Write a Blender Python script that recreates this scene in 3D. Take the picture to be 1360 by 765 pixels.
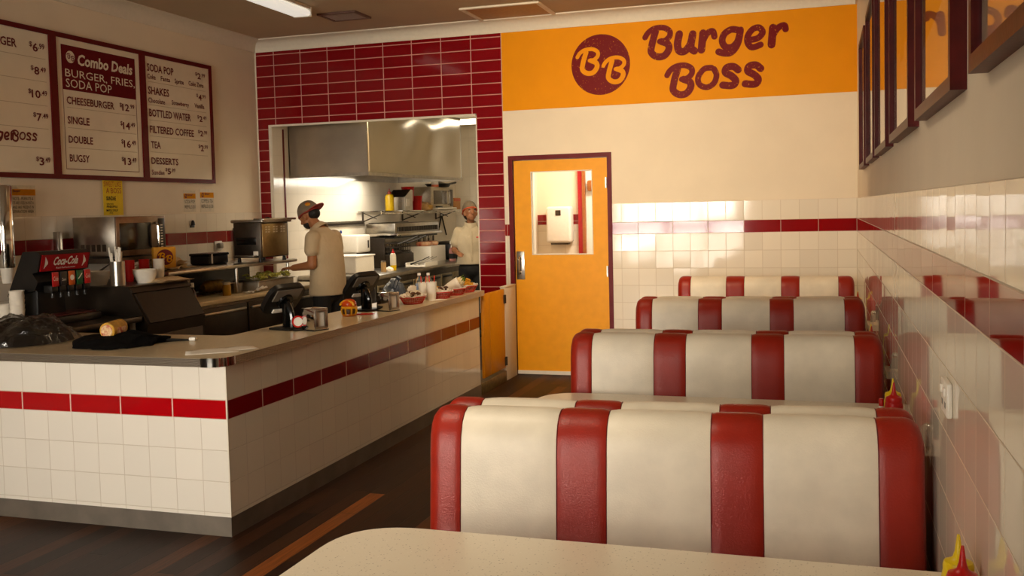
import bpy, bmesh, math, random
from mathutils import Vector, Matrix, noise
random.seed(7)
PI = math.pi
S = bpy.context.scene
for o in list(bpy.data.objects): bpy.data.objects.remove(o, do_unlink=True)
COL = S.collection
D = 8.907; XL = -5.594; XR = .295; XC = -2.811; XK = -5.44; ZC = 3.40; YK = 14.2; YF = -3.2

# ------------------------------------------------------------------ camera
def cam_setup():
    f, cy = 1290.92, 347.31
    a, b, c = .30942, -.053535, -.0233586
    ca, sa, cb, sb, cc, sc = math.cos(a), math.sin(a), math.cos(b), math.sin(b), math.cos(c), math.sin(c)
    B = Matrix(((1,0,0),(0,0,-1),(0,1,0)))
    P = Matrix(((1,0,0),(0,cb,sb),(0,-sb,cb)))
    Y = Matrix(((ca,sa,0),(-sa,ca,0),(0,0,1)))
    R = Matrix(((cc,-sc,0),(sc,cc,0),(0,0,1)))
    M = R @ B @ P @ Y
    cd = bpy.data.cameras.new('camera'); co = bpy.data.objects.new('camera', cd); COL.objects.link(co)
    rot = Matrix((M[0], -Vector(M[1]), -Vector(M[2]))).transposed()
    co.matrix_world = Matrix.Translation((0,0,1.6)) @ rot.to_4x4()
    cd.sensor_width = 36; cd.lens = f/1360*36; cd.shift_y = -(382.5-cy)/1360; cd.clip_start = .05
    S.camera = co
cam_setup()

# ------------------------------------------------------------------ world, lights, exposure
S.view_settings.view_transform = 'Standard'; S.view_settings.look = 'None'
S.view_settings.gamma = 1; S.view_settings.use_curve_mapping = False
S.view_settings.exposure = -0.14
w = bpy.data.worlds.new('world'); S.world = w; w.use_nodes = True
bg = w.node_tree.nodes['Background']; bg.inputs[0].default_value = (.75,.86,1,1); bg.inputs[1].default_value = .25
def area(name, loc, target, sx, sy, power, col, spread=180):
    l = bpy.data.lights.new(name, 'AREA'); l.shape = 'RECTANGLE'; l.size = sx; l.size_y = sy
    l.energy = power; l.color = col; l.spread = math.radians(spread)
    o = bpy.data.objects.new(name, l); COL.objects.link(o); o.location = loc
    o.rotation_euler = (Vector(target)-Vector(loc)).to_track_quat('-Z','Y').to_euler()
    return o
area('daylight_shopfront', (-2.9,YF-.02,1.55), (-2.7,6.0,.9), 2.6, 2.6, 122, (1,.91,.78), 70)
area('lamp_front', (-1.7,2.3,3.3), (-1.1,2.6,0), .8, .8, 15, (1,.84,.62), 110)
area('lamp_dining', (-1.75,5.6,3.3), (-1.75,8.9,1.5), .9, .5, 44, (1,.76,.48), 105)
area('lamp_counter', (-2.6,5.6,3.3), (-2.8,6.4,0), .6, .6, 7, (1,.74,.45), 120)
area('lamp_kitchen', (-3.55,9.9,2.85), (-4.6,11.6,.6), 1.4, .6, 66, (1,.84,.6))
area('lamp_hood', (-4.95,10.2,1.98), (-5.25,10.1,.9), 1.6, .25, 17, (1,.93,.80))
area('lamp_corridor', (-1.9,9.7,2.6), (-2.2,9.9,0), .6, .5, 42, (1,.9,.75))

# ------------------------------------------------------------------ helpers
def lin(h):
    h = h.lstrip('#'); v = [int(h[i:i+2],16)/255 for i in (0,2,4)]
    return tuple((x/12.92 if x<=.04045 else ((x+.055)/1.055)**2.4) for x in v)+(1,)
MATS = {}
def new_mat(name):
    m = bpy.data.materials.new(name); m.use_nodes = True
    nt = m.node_tree; return m, nt, nt.nodes['Principled BSDF']
def N(nt, t, **kw):
    n = nt.nodes.new(t)
    for k, v in kw.items(): setattr(n, k, v)
    return n
def math_n(nt, op, a, b=None, c=None):
    n = nt.nodes.new('ShaderNodeMath'); n.operation = op
    for i, v in enumerate((a,b,c)):
        if v is None: continue
        if isinstance(v,(int,float)): n.inputs[i].default_value = v
        else: nt.links.new(v, n.inputs[i])
    return n.outputs[0]
def mix_c(nt, fac, a, b):
    n = nt.nodes.new('ShaderNodeMix'); n.data_type = 'RGBA'
    for s, v in ((0,fac),(6,a),(7,b)):
        if isinstance(v,(int,float)): n.inputs[s].default_value = v
        elif isinstance(v,tuple): n.inputs[s].default_value = v
        else: nt.links.new(v, n.inputs[s])
    return n.outputs[2]
def mat(name, col, rough=.5, metal=0, var=.06, scale=30, bump=0, bscale=200, trans=0, coat=0, emit=0, spec=.5, col2=None, ior=1.45, alpha=1):
    """plain procedural material: colour with noise variation, optional noise bump"""
    if name in MATS: return MATS[name]
    m, nt, p = new_mat(name); c = lin(col)
    tc = N(nt,'ShaderNodeTexCoord'); nz = N(nt,'ShaderNodeTexNoise'); nz.inputs['Scale'].default_value = scale; nz.inputs['Detail'].default_value = 4
    nt.links.new(tc.outputs['Object'], nz.inputs['Vector'])
    c2 = lin(col2) if col2 else tuple(x*(1-var*2.2) for x in c[:3])+(1,)
    r = N(nt,'ShaderNodeMapRange'); r.inputs[1].default_value = .35; r.inputs[2].default_value = .65
    nt.links.new(nz.outputs[0], r.inputs[0])
    nt.links.new(mix_c(nt, r.outputs[0], c, c2), p.inputs['Base Color'])
    p.inputs['Roughness'].default_value = rough; p.inputs['Metallic'].default_value = metal
    p.inputs['Transmission Weight'].default_value = trans; p.inputs['Coat Weight'].default_value = coat
    p.inputs['Specular IOR Level'].default_value = spec; p.inputs['IOR'].default_value = ior; p.inputs['Alpha'].default_value = alpha
    if emit:
        p.inputs['Emission Color'].default_value = c; p.inputs['Emission Strength'].default_value = emit
    if bump:
        n2 = N(nt,'ShaderNodeTexNoise'); n2.inputs['Scale'].default_value = bscale; n2.inputs['Detail'].default_value = 3
        nt.links.new(tc.outputs['Object'], n2.inputs['Vector'])
        b = N(nt,'ShaderNodeBump'); b.inputs['Strength'].default_value = bump; b.inputs['Distance'].default_value = .01
        nt.links.new(n2.outputs[0], b.inputs['Height']); nt.links.new(b.outputs[0], p.inputs['Normal'])
    MATS[name] = m; return m
def tile_mat(name, col, axis, tw, th, ou, ov, grout='#d2c2aa', g=.003, rough=.07, amp=.012, jit=.05, spec=.5):
    """glazed ceramic tiles laid in a straight grid, each tile very slightly tilted"""
    if name in MATS: return MATS[name]
    m, nt, p = new_mat(name)
    geo = N(nt,'ShaderNodeNewGeometry'); sp = N(nt,'ShaderNodeSeparateXYZ'); nt.links.new(geo.outputs['Position'], sp.inputs[0])
    u = math_n(nt,'DIVIDE', math_n(nt,'SUBTRACT', sp.outputs[axis], ou), tw)
    v = math_n(nt,'DIVIDE', math_n(nt,'SUBTRACT', sp.outputs['Z'], ov), th)
    def edge(q, wd):
        fr = math_n(nt,'FRACT', q)
        return math_n(nt,'MULTIPLY', math_n(nt,'MINIMUM', fr, math_n(nt,'SUBTRACT',1.0,fr)), wd)
    d = math_n(nt,'MINIMUM', edge(u,tw), edge(v,th))
    mr = N(nt,'ShaderNodeMapRange'); mr.interpolation_type='SMOOTHSTEP'
    mr.inputs[1].default_value = g*.4; mr.inputs[2].default_value = g*.8; nt.links.new(d, mr.inputs[0])
    cx = N(nt,'ShaderNodeCombineXYZ'); nt.links.new(math_n(nt,'FLOOR',u), cx.inputs[0]); nt.links.new(math_n(nt,'FLOOR',v), cx.inputs[1])
    wn = N(nt,'ShaderNodeTexWhiteNoise'); wn.noise_dimensions='3D'; nt.links.new(cx.outputs[0], wn.inputs['Vector'])
    c = lin(col); c2 = tuple(x*(1-jit*2) for x in c[:3])+(1,)
    tc = mix_c(nt, wn.outputs[0], c, c2)
    nt.links.new(mix_c(nt, mr.outputs[0], lin(grout), tc), p.inputs['Base Color'])
    ro = N(nt,'ShaderNodeMapRange'); nt.links.new(mr.outputs[0], ro.inputs[0]); ro.inputs[3].default_value = .8; ro.inputs[4].default_value = rough
    nt.links.new(ro.outputs[0], p.inputs['Roughness'])
    p.inputs['Specular IOR Level'].default_value = spec
    vs = N(nt,'ShaderNodeVectorMath'); vs.operation='SUBTRACT'; nt.links.new(wn.outputs['Color'], vs.inputs[0]); vs.inputs[1].default_value=(.5,.5,.5)
    vm = N(nt,'ShaderNodeVectorMath'); vm.operation='SCALE'; nt.links.new(vs.outputs[0], vm.inputs[0]); vm.inputs['Scale'].default_value = amp
    va = N(nt,'ShaderNodeVectorMath'); va.operation='ADD'; nt.links.new(geo.outputs['Normal'], va.inputs[0]); nt.links.new(vm.outputs[0], va.inputs[1])
    vn = N(nt,'ShaderNodeVectorMath'); vn.operation='NORMALIZE'; nt.links.new(va.outputs[0], vn.inputs[0])
    b = N(nt,'ShaderNodeBump'); b.inputs['Strength'].default_value=.6; b.inputs['Distance'].default_value=.002
    nt.links.new(mr.outputs[0], b.inputs['Height']); nt.links.new(vn.outputs[0], b.inputs['Normal']); nt.links.new(b.outputs[0], p.inputs['Normal'])
    MATS[name] = m; return m

class MB:
    def __init__(s): s.v=[]; s.f=[]
    def add(s, vs, fs, M=None):
        k=len(s.v)
        s.v += [tuple((M@Vector(p)) if M else p) for p in vs]; s.f += [tuple(i+k for i in q) for q in fs]; return s
    def box(s,x0,x1,y0,y1,z0,z1,M=None):
        return s.add([(x0,y0,z0),(x1,y0,z0),(x1,y1,z0),(x0,y1,z0),(x0,y0,z1),(x1,y0,z1),(x1,y1,z1),(x0,y1,z1)],
                     [(0,3,2,1),(4,5,6,7),(0,1,5,4),(1,2,6,5),(2,3,7,6),(3,0,4,7)],M)
    def rbox(s,x0,x1,y0,y1,z0,z1,r=.01,n=2,M=None):
        bm=bmesh.new(); bmesh.ops.create_cube(bm,size=1)
        for v in bm.verts: v.co=Vector(((x0+x1)/2+v.co.x*(x1-x0),(y0+y1)/2+v.co.y*(y1-y0),(z0+z1)/2+v.co.z*(z1-z0)))
        r=min(r,abs(x1-x0)*.49,abs(y1-y0)*.49,abs(z1-z0)*.49)
        bmesh.ops.bevel(bm,geom=list(bm.edges),offset=r,segments=n,profile=.5,affect='EDGES')
        bm.verts.index_update()
        s.add([tuple(v.co) for v in bm.verts],[tuple(v.index for v in f.verts) for f in bm.faces],M); bm.free(); return s
    def ring(s,frames,closed_ends=True):
        """frames: list of equal-length loops"""
        n=len(frames[0]); k=len(s.v)
        for fr in frames: s.v+= [tuple(p) for p in fr]
        for i in range(len(frames)-1):
            for j in range(n):
                a=k+i*n+j; b=k+i*n+(j+1)%n; s.f.append((a,b,b+n,a+n))
        if closed_ends:
            s.f.append(tuple(k+j for j in range(n))[::-1]); s.f.append(tuple(k+(len(frames)-1)*n+j for j in range(n)))
        return s
    def lathe(s,prof,c=(0,0,0),n=20,M=None,sx=1,sy=1):
        fr=[]
        for r,z in prof:
            L=[Vector((c[0]+r*sx*math.cos(2*PI*j/n),c[1]+r*sy*math.sin(2*PI*j/n),c[2]+z)) for j in range(n)]
            fr.append([tuple(M@p) if M else tuple(p) for p in L])
        return s.ring(fr)
    def tube(s,pts,r,n=8,caps=True):
        pts=[Vector(p) for p in pts]; fr=[]; up=None
        for i,p in enumerate(pts):
            t=(pts[min(i+1,len(pts)-1)]-pts[max(i-1,0)]).normalized()
            if up is None: up=Vector((0,0,1)) if abs(t.z)<.9 else Vector((1,0,0))
            x=up.cross(t)
            if x.length<1e-5: x=Vector((1,0,0)).cross(t)
            x.normalize(); y=t.cross(x).normalized(); up=y
            rr=r[i] if isinstance(r,(list,tuple)) else r
            fr.append([tuple(p+x*rr*math.cos(2*PI*j/n)+y*rr*math.sin(2*PI*j/n)) for j in range(n)])
        return s.ring(fr,caps)
    def ell(s,c,r,n=16,m=10,M=None):
        if isinstance(r,(int,float)): r=(r,r,r)
        vs=[(c[0],c[1],c[2]-r[2])]
        for i in range(1,m):
            a=-PI/2+PI*i/m
            for j in range(n): vs.append((c[0]+r[0]*math.cos(a)*math.cos(2*PI*j/n),c[1]+r[1]*math.cos(a)*math.sin(2*PI*j/n),c[2]+r[2]*math.sin(a)))
        vs.append((c[0],c[1],c[2]+r[2])); fs=[]
        for j in range(n):
            fs.append((0,1+(j+1)%n,1+j)); fs.append((len(vs)-1,1+(m-2)*n+j,1+(m-2)*n+(j+1)%n))
        for i in range(m-2):
            for j in range(n):
                a=1+i*n+j; b=1+i*n+(j+1)%n; fs.append((a,b,b+n,a+n))
        return s.add(vs,fs,M)
    def prism(s,poly,h0,h1,M=None):
        """poly in xy, extruded along z"""
        n=len(poly)
        vs=[(x,y,h0) for x,y in poly]+[(x,y,h1) for x,y in poly]
        fs=[tuple(range(n))[::-1],tuple(range(n,2*n))]+[(i,(i+1)%n,(i+1)%n+n,i+n) for i in range(n)]
        return s.add(vs,fs,M)
    def grid(s,fn,nu,nv,M=None):
        vs=[fn(i/nu,j/nv) for j in range(nv+1) for i in range(nu+1)]
        fs=[(j*(nu+1)+i,j*(nu+1)+i+1,(j+1)*(nu+1)+i+1,(j+1)*(nu+1)+i) for j in range(nv) for i in range(nu)]
        return s.add(vs,fs,M)
    def build(s,name,m,parent=None,smooth=True,angle=35,normals=True):
        me=bpy.data.meshes.new(name); me.from_pydata(s.v,[],s.f)
        if normals:
            bm=bmesh.new(); bm.from_mesh(me); bmesh.ops.recalc_face_normals(bm,faces=bm.faces); bm.to_mesh(me); bm.free()
        if m: me.materials.append(m)
        if smooth: me.shade_smooth(); me.set_sharp_from_angle(angle=math.radians(angle))
        me.update()
        o=bpy.data.objects.new(name,me); COL.objects.link(o)
        if parent: o.parent=parent
        return o
def tag(o,label=None,cat=None,group=None,kind=None):
    for k,v in (('label',label),('category',cat),('group',group),('kind',kind)):
        if v: o[k]=v
    return o
def thing(name,label,cat,loc=(0,0,0),rz=0,group=None,kind=None):
    o=bpy.data.objects.new(name,None); COL.objects.link(o); o.location=loc; o.rotation_euler=(0,0,rz); o.empty_display_size=.1
    return tag(o,label,cat,group,kind)
def place(o,loc,rz=0): o.location=loc; o.rotation_euler=(0,0,rz); return o
def struct(o): o['kind']='structure'; return o
def dup(root,loc,rz,label,group=None):
    r=root.copy(); COL.objects.link(r); r.location=loc; r.rotation_euler=(0,0,rz); r['label']=label
    if group: r['group']=group
    for ch in list(root.children):
        c=ch.copy(); COL.objects.link(c); c.parent=r
        for g in list(ch.children):
            d=g.copy(); COL.objects.link(d); d.parent=c
    return r
TMP={}
def glyphs(body, bold=0, shear=0):
    """flat 2-D outline mesh of a line of lettering, scaled to the unit box"""
    key=(body,bold,shear)
    if key in TMP: return TMP[key]
    cu=bpy.data.curves.new('lettering','FONT'); cu.body=body; cu.offset=bold; cu.shear=shear; cu.resolution_u=2; cu.fill_mode='FRONT'
    ob=bpy.data.objects.new('lettering',cu); COL.objects.link(ob)
    bpy.context.view_layer.update()
    me=bpy.data.meshes.new_from_object(ob.evaluated_get(bpy.context.evaluated_depsgraph_get()))
    vs=[(v.co.x,v.co.y) for v in me.vertices]; fs=[tuple(p.vertices) for p in me.polygons]
    bpy.data.objects.remove(ob); bpy.data.curves.remove(cu); bpy.data.meshes.remove(me)
    x0=min(v[0] for v in vs); x1=max(v[0] for v in vs); y0=min(v[1] for v in vs); y1=max(v[1] for v in vs)
    r=([((x-x0)/(x1-x0),(y-y0)/(y1-y0)) for x,y in vs],fs,(x1-x0)/(y1-y0)); TMP[key]=r; return r
def txt(mb, fr, body, u0, u1, v0, v1, bold=0, shear=0):
    """fr(u,v) -> 3-D point; lettering fitted to the box"""
    vs,fs,_=glyphs(body,bold,shear)
    mb.add([fr(u0+(u1-u0)*x, v0+(v1-v0)*y) for x,y in vs],fs)
def price(mb, fr, body, u0, u1, v0, v1):
    d,c=body[1:].split('.'); w_=u1-u0; h=v1-v0; k=len(d)
    a=.22 if k==1 else .17; b=.56 if k==1 else .64
    txt(mb,fr,'$',u0,u0+w_*a*.9,v0+h*.40,v1,bold=.012)
    txt(mb,fr,d,u0+w_*a,u0+w_*b,v0,v1-h*.08,bold=.022)
    txt(mb,fr,'.'+c,u0+w_*(b+.02),u1,v0+h*.36,v1-h*.04,bold=.018)
def smooth_pts(p,k=6):
    out=[]; n=len(p)
    for i in range(n-1):
        p0=p[max(i-1,0)]; p1=p[i]; p2=p[i+1]; p3=p[min(i+2,n-1)]
        for j in range(k):
            t=j/k
            out.append(tuple(.5*((2*p1[d])+(-p0[d]+p2[d])*t+(2*p0[d]-5*p1[d]+4*p2[d]-p3[d])*t*t+(-p0[d]+3*p1[d]-3*p2[d]+p3[d])*t**3) for d in range(len(p1))))
    out.append(tuple(p[-1])); return out
BRN=[0]
def brush(mb,fr,wd,pts,lift=0,k=6):
    """a round brush stroke lying on a surface fr(u,v,lift)"""
    BRN[0]=(BRN[0]+1)%9; lift=lift+BRN[0]*.00012; P=smooth_pts(pts,k); n=len(P); L=[];R=[]
    for i,(x,y) in enumerate(P):
        a=P[max(i-1,0)]; b=P[min(i+1,n-1)]; dx,dy=b[0]-a[0],b[1]-a[1]; l=math.hypot(dx,dy) or 1
        L.append((x-dy/l*wd/2,y+dx/l*wd/2)); R.append((x+dy/l*wd/2,y-dx/l*wd/2))
    def cap(c,s,sg):
        ang=math.atan2(s[1]-c[1],s[0]-c[0]); return [(c[0]+wd/2*math.cos(ang+sg*PI*t/6),c[1]+wd/2*math.sin(ang+sg*PI*t/6)) for t in range(1,6)]
    k0=len(mb.v)
    mb.v+=[fr(*q,lift+.00035*(j%n)/n) for j,q in enumerate(L+R)]
    for i in range(n-1): mb.f.append((k0+i,k0+i+1,k0+n+i+1,k0+n+i))
    for c,s,sg in ((P[0],L[0],1),(P[-1],L[-1],-1)):
        arc=cap(c,s,sg); k1=len(mb.v); end=R[0] if c is P[0] else R[-1]
        mb.v+=[fr(*q,lift+(-.00005 if c is P[0] else .0004)) for q in [s]+arc+[end]]; mb.f.append(tuple(range(k1,k1+len(arc)+2)))

# ------------------------------------------------------------------ materials
WT='#f1e6d2'; RT='#8c0a0f'
m_paint=mat('cream_wall_paint','#efe0c6',.75,var=.02,scale=3,bump=.05,bscale=90)
m_ceil=mat('ceiling_paint','#bfa98b',.85,var=.02,scale=3)
m_corn=mat('cornice_plaster','#e6dcc8',.7,var=.02)
m_orange=mat('orange_band_paint','#ea9600',.6,var=.02,scale=4,bump=.03,bscale=120,spec=.15)
m_door=mat('orange_door_paint','#f0a202',.42,spec=.3,var=.03,scale=12,bump=.06,bscale=260)
m_darkred=mat('dark_red_gloss_paint','#650609',.4,spec=.2,var=.05,scale=20)
m_frame=mat('dark_red_stained_wood','#58110c',.4,spec=.25,var=.15,scale=14,bump=.05,bscale=80)
m_steel=mat('brushed_steel','#b9b2a6',.28,1,var=.08,scale=18,bump=.02,bscale=60)
m_steeld=mat('worn_dark_steel','#5a5249',.38,1,var=.12,scale=12)
m_chrome=mat('chrome','#d8d4cc',.09,1,var=.02)
m_black=mat('black_plastic','#141210',.4,var=.1)
m_blackg=mat('black_glossy_plastic','#0d0c0b',.15,var=.1)
m_white=mat('white_plastic','#ece6da',.4,var=.02)
m_paper=mat('white_paper','#efe6d6',.8,var=.03,bump=.05)
m_yellow=mat('yellow_plastic','#e9c400',.35,var=.03)
m_red=mat('red_plastic','#c0120d',.3,var=.05)
m_ink=mat('dark_red_ink','#6a1010',.6,var=.03)
m_inkb=mat('black_ink','#1a1512',.7)
m_board=mat('ivory_menu_panel','#e9dcc2',.22,var=.02,scale=5)
m_glass=mat('clear_glass','#ffffff',.0,var=0,trans=1,ior=1.03)
m_gold=mat('orange_print','#dd9206',.7,var=.03,spec=.1)
def m_wood_floor():
    m,nt,p=new_mat('dark_timber_boards'); geo=N(nt,'ShaderNodeNewGeometry'); sp=N(nt,'ShaderNodeSeparateXYZ'); nt.links.new(geo.outputs['Position'],sp.inputs[0])
    wd=.099; u=math_n(nt,'DIVIDE',math_n(nt,'ADD',sp.outputs[0],2.472+20*wd*1),wd); iu=math_n(nt,'FLOOR',u); fu=math_n(nt,'FRACT',u)
    wn=N(nt,'ShaderNodeTexWhiteNoise'); wn.noise_dimensions='1D'; nt.links.new(iu,wn.inputs['W'])
    v=math_n(nt,'DIVIDE',math_n(nt,'ADD',sp.outputs[1],math_n(nt,'MULTIPLY',wn.outputs[0],2.3)),2.3); iv=math_n(nt,'FLOOR',v); fv=math_n(nt,'FRACT',v)
    cx=N(nt,'ShaderNodeCombineXYZ'); nt.links.new(iu,cx.inputs[0]); nt.links.new(iv,cx.inputs[1])
    w2=N(nt,'ShaderNodeTexWhiteNoise'); w2.noise_dimensions='2D'; nt.links.new(cx.outputs[0],w2.inputs['Vector'])
    r=N(nt,'ShaderNodeValToRGB'); e=r.color_ramp.elements
    e[0].color=lin('#1e0e07'); e[1].color=lin('#5a3316'); e[1].position=1; x=e.new(.55); x.color=lin('#2e170b'); x=e.new(.85); x.color=lin('#3d200e')
    nt.links.new(w2.outputs[0],r.inputs[0])
    mp=N(nt,'ShaderNodeMapping'); mp.inputs['Scale'].default_value=(60,3,1); nt.links.new(geo.outputs['Position'],mp.inputs[0])
    nz=N(nt,'ShaderNodeTexNoise'); nz.inputs['Scale'].default_value=1.5; nz.inputs['Detail'].default_value=6; nt.links.new(mp.outputs[0],nz.inputs['Vector'])
    g=N(nt,'ShaderNodeMapRange'); nt.links.new(nz.outputs[0],g.inputs[0]); g.inputs[1].default_value=.3; g.inputs[2].default_value=.7; g.inputs[3].default_value=.65; g.inputs[4].default_value=1.25
    mu=N(nt,'ShaderNodeMix'); mu.data_type='RGBA'; mu.blend_type='MULTIPLY'; mu.inputs[0].default_value=1; nt.links.new(r.outputs[0],mu.inputs[6]); nt.links.new(g.outputs[0],mu.inputs[7])
    d=math_n(nt,'MINIMUM',math_n(nt,'MULTIPLY',math_n(nt,'MINIMUM',fu,math_n(nt,'SUBTRACT',1.0,fu)),wd),math_n(nt,'MULTIPLY',math_n(nt,'MINIMUM',fv,math_n(nt,'SUBTRACT',1.0,fv)),2.3))
    mr=N(nt,'ShaderNodeMapRange'); mr.inputs[1].default_value=.0008; mr.inputs[2].default_value=.0025; nt.links.new(d,mr.inputs[0])
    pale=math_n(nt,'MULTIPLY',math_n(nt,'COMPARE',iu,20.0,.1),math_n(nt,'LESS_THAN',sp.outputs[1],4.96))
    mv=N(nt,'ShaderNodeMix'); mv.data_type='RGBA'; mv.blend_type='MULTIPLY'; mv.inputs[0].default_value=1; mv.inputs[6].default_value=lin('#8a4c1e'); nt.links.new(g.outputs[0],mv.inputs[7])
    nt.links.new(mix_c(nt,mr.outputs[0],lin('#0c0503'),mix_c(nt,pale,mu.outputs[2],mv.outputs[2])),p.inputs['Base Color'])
    p.inputs['Roughness'].default_value=.45; p.inputs['Specular IOR Level'].default_value=.16
    b=N(nt,'ShaderNodeBump'); b.inputs['Strength'].default_value=.5; b.inputs['Distance'].default_value=.002; nt.links.new(mr.outputs[0],b.inputs['Height']); nt.links.new(b.outputs[0],p.inputs['Normal'])
    return m
def m_terrazzo():
    m,nt,p=new_mat('speckled_laminate'); tc=N(nt,'ShaderNodeTexCoord')
    v=N(nt,'ShaderNodeTexVoronoi'); v.inputs['Scale'].default_value=150; nt.links.new(tc.outputs['Object'],v.inputs['Vector'])
    sp=math_n(nt,'LESS_THAN',v.outputs['Distance'],.32)
    wn=N(nt,'ShaderNodeSeparateColor'); nt.links.new(v.outputs['Color'],wn.inputs[0])
    f=math_n(nt,'MULTIPLY',sp,math_n(nt,'GREATER_THAN',wn.outputs[0],.72))
    c=mix_c(nt,wn.outputs[1],lin('#8f7c63'),lin('#f3e9d6'))
    nt.links.new(mix_c(nt,math_n(nt,'MULTIPLY',f,.75),lin('#e4d8c1'),c),p.inputs['Base Color'])
    p.inputs['Roughness'].default_value=.28; return m
m_floor=m_wood_floor(); m_lam=m_terrazzo()
def leather(name,col):
    m=mat(name,col,.38,var=.05,scale=9,bump=.12,bscale=210,spec=.4); return m
m_vr=leather('red_vinyl','#96210f'); m_vc=leather('cream_vinyl','#eadfc9')
m_seam=mat('dark_piping','#6a1410',.5)
m_sign=None
def m_distress():
    m,nt,p=new_mat('worn_dark_red_print'); tc=N(nt,'ShaderNodeTexCoord'); nz=N(nt,'ShaderNodeTexNoise'); nz.inputs['Scale'].default_value=70; nz.inputs['Detail'].default_value=5
    nt.links.new(tc.outputs['Object'],nz.inputs['Vector'])
    r=N(nt,'ShaderNodeMapRange'); r.inputs[1].default_value=.645; r.inputs[2].default_value=.68; nt.links.new(nz.outputs[0],r.inputs[0])
    nt.links.new(mix_c(nt,math_n(nt,'MULTIPLY',r.outputs[0],.55),lin('#6e0508'),lin('#e08a10')),p.inputs['Base Color']); p.inputs['Roughness'].default_value=.5; p.inputs['Specular IOR Level'].default_value=.12
    return m
m_print=m_distress()

# ================================================================== THE ROOM
def fr_back(y): return lambda u,v,l=0: (u,y-l,v)
def fr_left(x): return lambda u,v,l=0: (x+l,u,v)
floor=struct(MB().box(XL-.2,1.2,YF-.2,YK+.2,-.12,0).build('floor',m_floor))
ceil=struct(MB().box(XL-.2,XR+.2,YF-.2,D+.1,ZC,ZC+.12).build('ceiling',m_ceil))
wl=struct(MB().box(XL-.2,XL,YF-.2,D+.2,0,ZC).build('wall_left',m_paint))
wr=struct(MB().box(XR,XR+.2,YF-.2,D+.2,0,ZC).build('wall_right',m_paint))
OX0,OX1,OZ=-5.433,-3.169,2.53; DX0,DX1,DZ=-2.862,-1.857,2.11
mb=MB()
for q in ((XL,OX0,0,OZ),(XL,OX1,OZ,ZC),(OX1,DX0,0,ZC),(DX0,DX1,DZ,ZC),(DX1,XR,0,ZC)): mb.box(q[0],q[1],D,D+.2,q[2],q[3])
wb=struct(mb.build('wall_back',m_paint,smooth=False))
wf=MB()
for q in ((XL,-4.22,0,ZC),(-4.22,-1.58,0,.25),(-4.22,-1.58,2.85,ZC),(-1.58,XR,0,ZC)): wf.box(q[0],q[1],YF-.2,YF,q[2],q[3])
struct(wf.build('wall_front',m_paint,smooth=False))
win=struct(thing('window_1',None,None,(-2.9,YF+.06,.25)))
mb=MB()
for x in (-1.32,-.44,.44,1.32): mb.box(x-.05,x+.05,-.03,.03,0,2.6)
for z in (.04,.85,1.7,2.56): mb.box(-1.32,1.32,-.028,.028,z-.04,z+.04)
mb.build('window_frame',m_darkred,win,False)
MB().box(-1.3,1.3,-.125,-.117,.03,2.57).build('pane',m_glass,win,False)
# kitchen and corridor shell beyond the back wall
mk=tile_mat('kitchen_wall_tiles',WT,'Y',.2,.2,0,.02,'#ddd2bd',jit=.015,amp=.006,rough=.16)
mkx=tile_mat('kitchen_end_tiles',WT,'X',.4,.3,0,.02,'#ddd2bd',jit=.015,amp=.006,rough=.16)
struct(MB().box(XK-.2,XK,D+.2,YK+.2,0,2.9).build('wall_kitchen_left',mk,smooth=False))
struct(MB().box(XK-.2,-3.0,YK,YK+.2,0,2.9).build('wall_kitchen_back',mkx,smooth=False))
struct(MB().box(-3.16,-3.04,D+.2,YK+.2,0,2.9).build('wall_kitchen_right',m_paint,smooth=False))
struct(MB().box(XK-.2,-.9,D+.2,YK+.2,2.9,3.0).build('ceiling_kitchen',m_corn,smooth=False))
tw=.1585
wc=struct(MB().box(-3.04,-.9,10.5,10.6,0,2.9).build('wall_corridor_back',m_paint,smooth=False))
MB().box(-3.04,-2.56,10.492,10.5,0,1.42).build('white_tiles',tile_mat('white_tiles_x',WT,'X',tw,tw,XR-.008,1.346),wc,False)
MB().box(-3.04,-2.56,10.49,10.5,1.42,1.53).build('red_stripe',tile_mat('red_tiles_x',RT,'X',2*tw,.111,XR-.008,1.346,amp=.02),wc,False)
struct(MB().box(-1.0,-.9,D+.2,10.6,0,2.9).build('wall_corridor_right',m_paint,smooth=False))
# --- tile cladding on the walls (8 mm proud of the paint)
MX=tile_mat('white_tiles_x',WT,'X',tw,tw,XR-.008,1.346); MXR=tile_mat('red_tiles_x',RT,'X',2*tw,.111,XR-.008,1.346,amp=.02)
MXU=tile_mat('white_tiles_x_top',WT,'X',tw,.174,XR-.008,1.457)
MY=tile_mat('white_tiles_y',WT,'Y',tw,tw,D-.008,1.346,rough=.03); MYR=tile_mat('red_tiles_y',RT,'Y',2*tw,.111,D-.008,1.346,amp=.012,rough=.03)
MYU=tile_mat('white_tiles_y_top',WT,'Y',tw,.174,D-.008,1.457,rough=.03)
t=.008
for x0,x1 in ((DX1,XR),(-2.905,DX0)):
    if x1==XR: MB().box(x0,x1,D-t,D,0,1.346).build('white_tiles',MX,wb,False)
    MB().box(x0,x1,D-t,D,1.346,1.457).build('red_stripe',MXR,wb,False)
    MB().box(x0,x1,D-t,D,1.457,1.631).build('white_tile_course',MXU,wb,False)
MB().box(-2.905,DX0,D-t,D,0,1.346).build('white_tiles',MX,wb,False)
for wall,x0,x1,a,b in ((wr,XR-t,XR,YF,D-t),(wl,XL,XL+t,YF,D)):
    MB().box(x0,x1,a,b,0,1.346).build('white_tiles',MY,wall,False)
    MB().box(x0,x1,a,b,1.346,1.457).build('red_stripe',MYR,wall,False)
    MB().box(x0,x1,a,b,1.457,1.631).build('white_tile_course',MYU,wall,False)
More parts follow.
